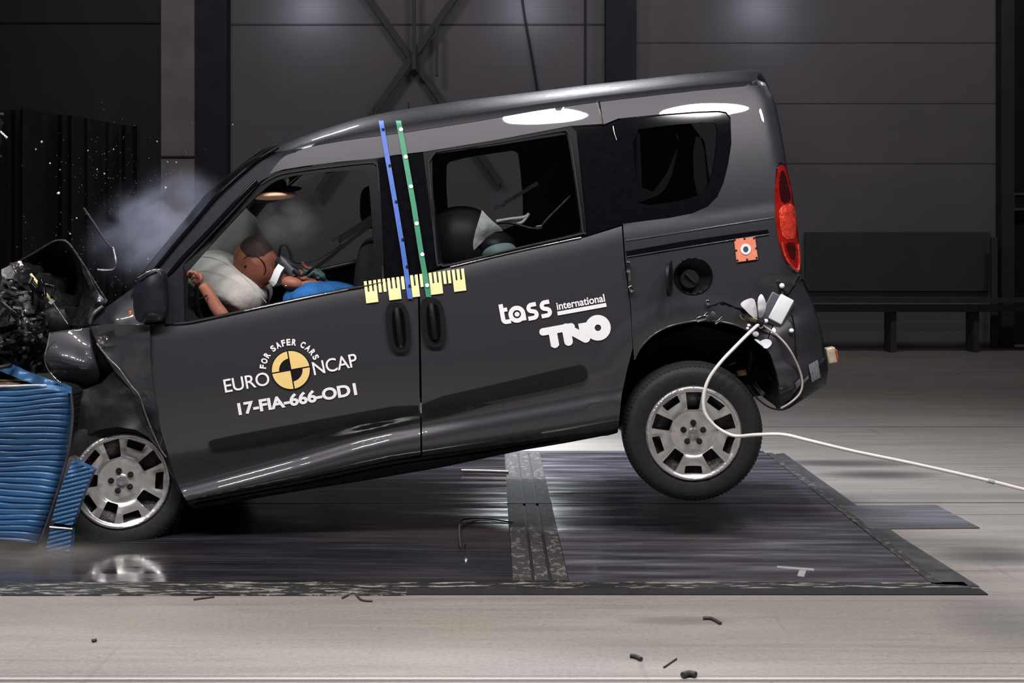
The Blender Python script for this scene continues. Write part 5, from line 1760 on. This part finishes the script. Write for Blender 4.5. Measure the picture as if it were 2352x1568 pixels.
tube('white_rim', [barp(x, y, -.175) for x, y in ((114, 1210), (140, 1212), (166, 1214))], .004, WHITE, bar)
box('concrete_block', Vector((-3.35, .3, .8)) - bar.location + Vector((-1.0, 0, 0)), (1.6, 1.2, 1.6), mat('block', (.2, .19, .18), .8, 0, 0, .2, .2, 5), bar)

# small marks and things on the floor
flat_poly('trim_40', [fl(1785, 1299, .0052), fl(1870, 1305, .0052), fl(1870, 1310, .0052), fl(1785, 1303, .0052)], mat('tape_grey', (.28, .27, .28), .6, 0, 0, .3, .1, 20), .001)
flat_poly('trim_41', [fl(1836, 1308, .0053), fl(1852, 1309, .0053), fl(1847, 1324, .0053), fl(1831, 1322, .0053)], mat('tape_grey2', (.28, .27, .28), .6, 0, 0, .3, .1, 20), .001)
tag(tube('copper_wire', [fl(1058, 1254, .02), fl(1055, 1225, .02), fl(1057, 1200, .03), fl(1070, 1191, .02), fl(1110, 1190, .01), fl(1180, 1200, .01)], .004, mat('wire_dull', (.11, .075, .075), .5, .3, 0, .4, .3, 20)), 'thin bent wire lying on the dark plates left of the cross rail', 'wire')
tag(tube('floor_rod', [fl(1060, 1081, .02), fl(1110, 1082, .02), fl(1168, 1084, .02)], .010, mat('rod_pink', (.55, .42, .38), .5, 0, 0, .4, .2, 20)), 'pale straight rod lying on the lit plates under the car', 'rod')
tag(tube('floor_pin', [fl(1068, 1256, .01), fl(1070, 1248, .04)], .004, CHROME), 'short shiny pin standing on the plates at the end of the bent wire', 'pin')
SCR = mat('dark_scrap', (.05, .045, .045), .6, 0, 0, .3, .3, 40)
def scrap(lbl, pts, r_):
    return tag(tube('floor_debris', [fl(x, y, r_) for x, y in pts], r_, SCR), lbl, 'debris')
scrap('thin dark bent strip of debris lying near the worn black kerb line', [(786, 1373), (812, 1362), (830, 1377), (855, 1380)], .004)
scrap('small dark curved debris scrap on the beige floor below the rear wheel', [(1615, 1419), (1635, 1420), (1655, 1431)], .006)
scrap('short dark splinter on the beige floor in the lower middle', [(1448, 1505), (1460, 1507), (1473, 1513)], .007)
scrap('thin dark stick on the beige floor right of the short splinter', [(1525, 1532), (1545, 1518), (1554, 1512)], .003)
scrap('small dark lump at the bottom edge of the picture', [(1568, 1550), (1583, 1546), (1598, 1549)], .010)
scrap('tiny dark crumb on the beige floor below the barrier', [(212, 1471), (221, 1469)], .006)
scrap('pale grey strip of debris near the kerb line right of the front wheel', [(445, 1376), (492, 1370)], .004)

# ============================================================ AIRBORNE GLASS AND SMOKE
SH_ = mat('glass_chip', (.75, .78, .82), .15, .3, .5, .5, .1, 30)
rnd = random.Random(5)
protos = None
for (x, y, s_) in ((96, 326, 6), (82, 343, 4.5), (134, 444, 7), (380, 431, 6), (240, 399, 5), (223, 389, 4), (115, 375, 4), (361, 325, 4), (261, 343, 4), (202, 346, 4), (405, 373, 4), (176, 501, 4), (161, 537, 5), (535, 286, 4), (260, 569, 5), (340, 595, 4), (385, 372, 3.5), (138, 390, 3.5)):
    Y = rnd.uniform(-.1, .9)
    p = wp(x, y, Y)
    r_ = s_ / 2 * (6 + Y) / F
    if protos is None:
        bm = bmesh.new()
        bmesh.ops.create_icosphere(bm, subdivisions=1, radius=1)
        for v in bm.verts: v.co *= rnd.uniform(.7, 1.25)
        o = fin('glass_chip', bm, SH_, None, smooth=False)
        protos = o
    else:
        o = protos.copy(); col.objects.link(o)
    o.location = p
    o.scale = (r_, r_ * .6, r_)
    o.rotation_euler = (rnd.random() * 3, rnd.random() * 3, rnd.random() * 3)
    tag(o, 'tiny glinting glass chip flying through the air in front of the windscreen', 'glass chip', 'flying glass chips')
bm = bmesh.new()
for i in range(420):
    x, y = rnd.gauss(300, 110), rnd.gauss(520, 110)
    if x < 5 or x > 600 or y < 60 or y > 735 or (x > 360 and y > 1000 - x * 1.08): continue
    p = wp(x, y, rnd.uniform(-.2, 1.3))
    bmesh.ops.create_icosphere(bm, subdivisions=0 or 1, radius=rnd.uniform(.0010, .0026), matrix=Matrix.Translation(p))
tag(fin('glass_dust', bm, mat('glass_dust', (.16, .165, .20), .3, .2, 0, .5, .1, 30), None, smooth=False), 'fine spray of shattered glass dust hanging over the crushed bonnet', 'glass dust', kind='stuff')


def smoke(name, c, s, dens, colr, label, seed=0, scale=2.2, rot=0.0, lo=.42, hi=.75):
    m = bpy.data.materials.new(name)
    m.use_nodes = True
    nt = m.node_tree
    nt.nodes.remove(nt.nodes['Principled BSDF'])
    v = nt.nodes.new('ShaderNodeVolumePrincipled')
    v.inputs['Color'].default_value = (*colr, 1)
    v.inputs['Anisotropy'].default_value = .1
    tc = nt.nodes.new('ShaderNodeTexCoord')
    mp = nt.nodes.new('ShaderNodeMapping')
    mp.inputs['Location'].default_value = (seed, seed * .7, 0)
    n = nt.nodes.new('ShaderNodeTexNoise')
    n.inputs['Scale'].default_value = scale
    n.inputs['Detail'].default_value = 4
    n.inputs['Distortion'].default_value = .6
    nt.links.new(tc.outputs['Object'], mp.inputs[0])
    nt.links.new(mp.outputs[0], n.inputs['Vector'])
    ln = nt.nodes.new('ShaderNodeVectorMath'); ln.operation = 'LENGTH'
    nt.links.new(tc.outputs['Object'], ln.inputs[0])
    fall = nt.nodes.new('ShaderNodeMapRange'); fall.interpolation_type = 'SMOOTHERSTEP'
    fall.inputs[1].default_value = 1.0; fall.inputs[2].default_value = .15
    fall.inputs[3].default_value = 0; fall.inputs[4].default_value = 1
    nt.links.new(ln.outputs['Value'], fall.inputs[0])
    nr = nt.nodes.new('ShaderNodeMapRange')
    nr.inputs[1].default_value = lo; nr.inputs[2].default_value = hi
    nt.links.new(n.outputs['Fac'], nr.inputs[0])
    mu = nt.nodes.new('ShaderNodeMath'); mu.operation = 'MULTIPLY'
    nt.links.new(fall.outputs[0], mu.inputs[0]); nt.links.new(nr.outputs[0], mu.inputs[1])
    m2 = nt.nodes.new('ShaderNodeMath'); m2.operation = 'MULTIPLY'; m2.inputs[1].default_value = dens
    nt.links.new(mu.outputs[0], m2.inputs[0])
    nt.links.new(m2.outputs[0], v.inputs['Density'])
    nt.links.new(v.outputs[0], nt.nodes['Material Output'].inputs['Volume'])
    bm = bmesh.new()
    bmesh.ops.create_icosphere(bm, subdivisions=3, radius=1)
    o = fin(name, bm, m, None)
    o.location = c; o.scale = s; o.rotation_euler = (0, rot, 0)
    tag(o, label, 'smoke', kind='stuff')
    return o
BL = (.62, .66, .85)
smoke('windscreen_smoke', wp(370, 520, .75), (.46, .40, .32), 5.0, BL, 'thin blue-grey smoke rising in front of the windscreen', 1, rot=R(-30), lo=.38)
smoke('cabin_smoke', W(665, 500, .42), (.24, .34, .20), 5.5, (.97, .97, 1.0), 'pale smoke drifting inside the cabin above the dummy', 4, rot=R(-20), lo=.36)
smoke('floor_dust_cloud', wp(60, 1290, -.35), (.60, .35, .14), 5.0, (.8, .75, .72), 'low brownish dust cloud on the floor under the blue barrier', 7, lo=.35)
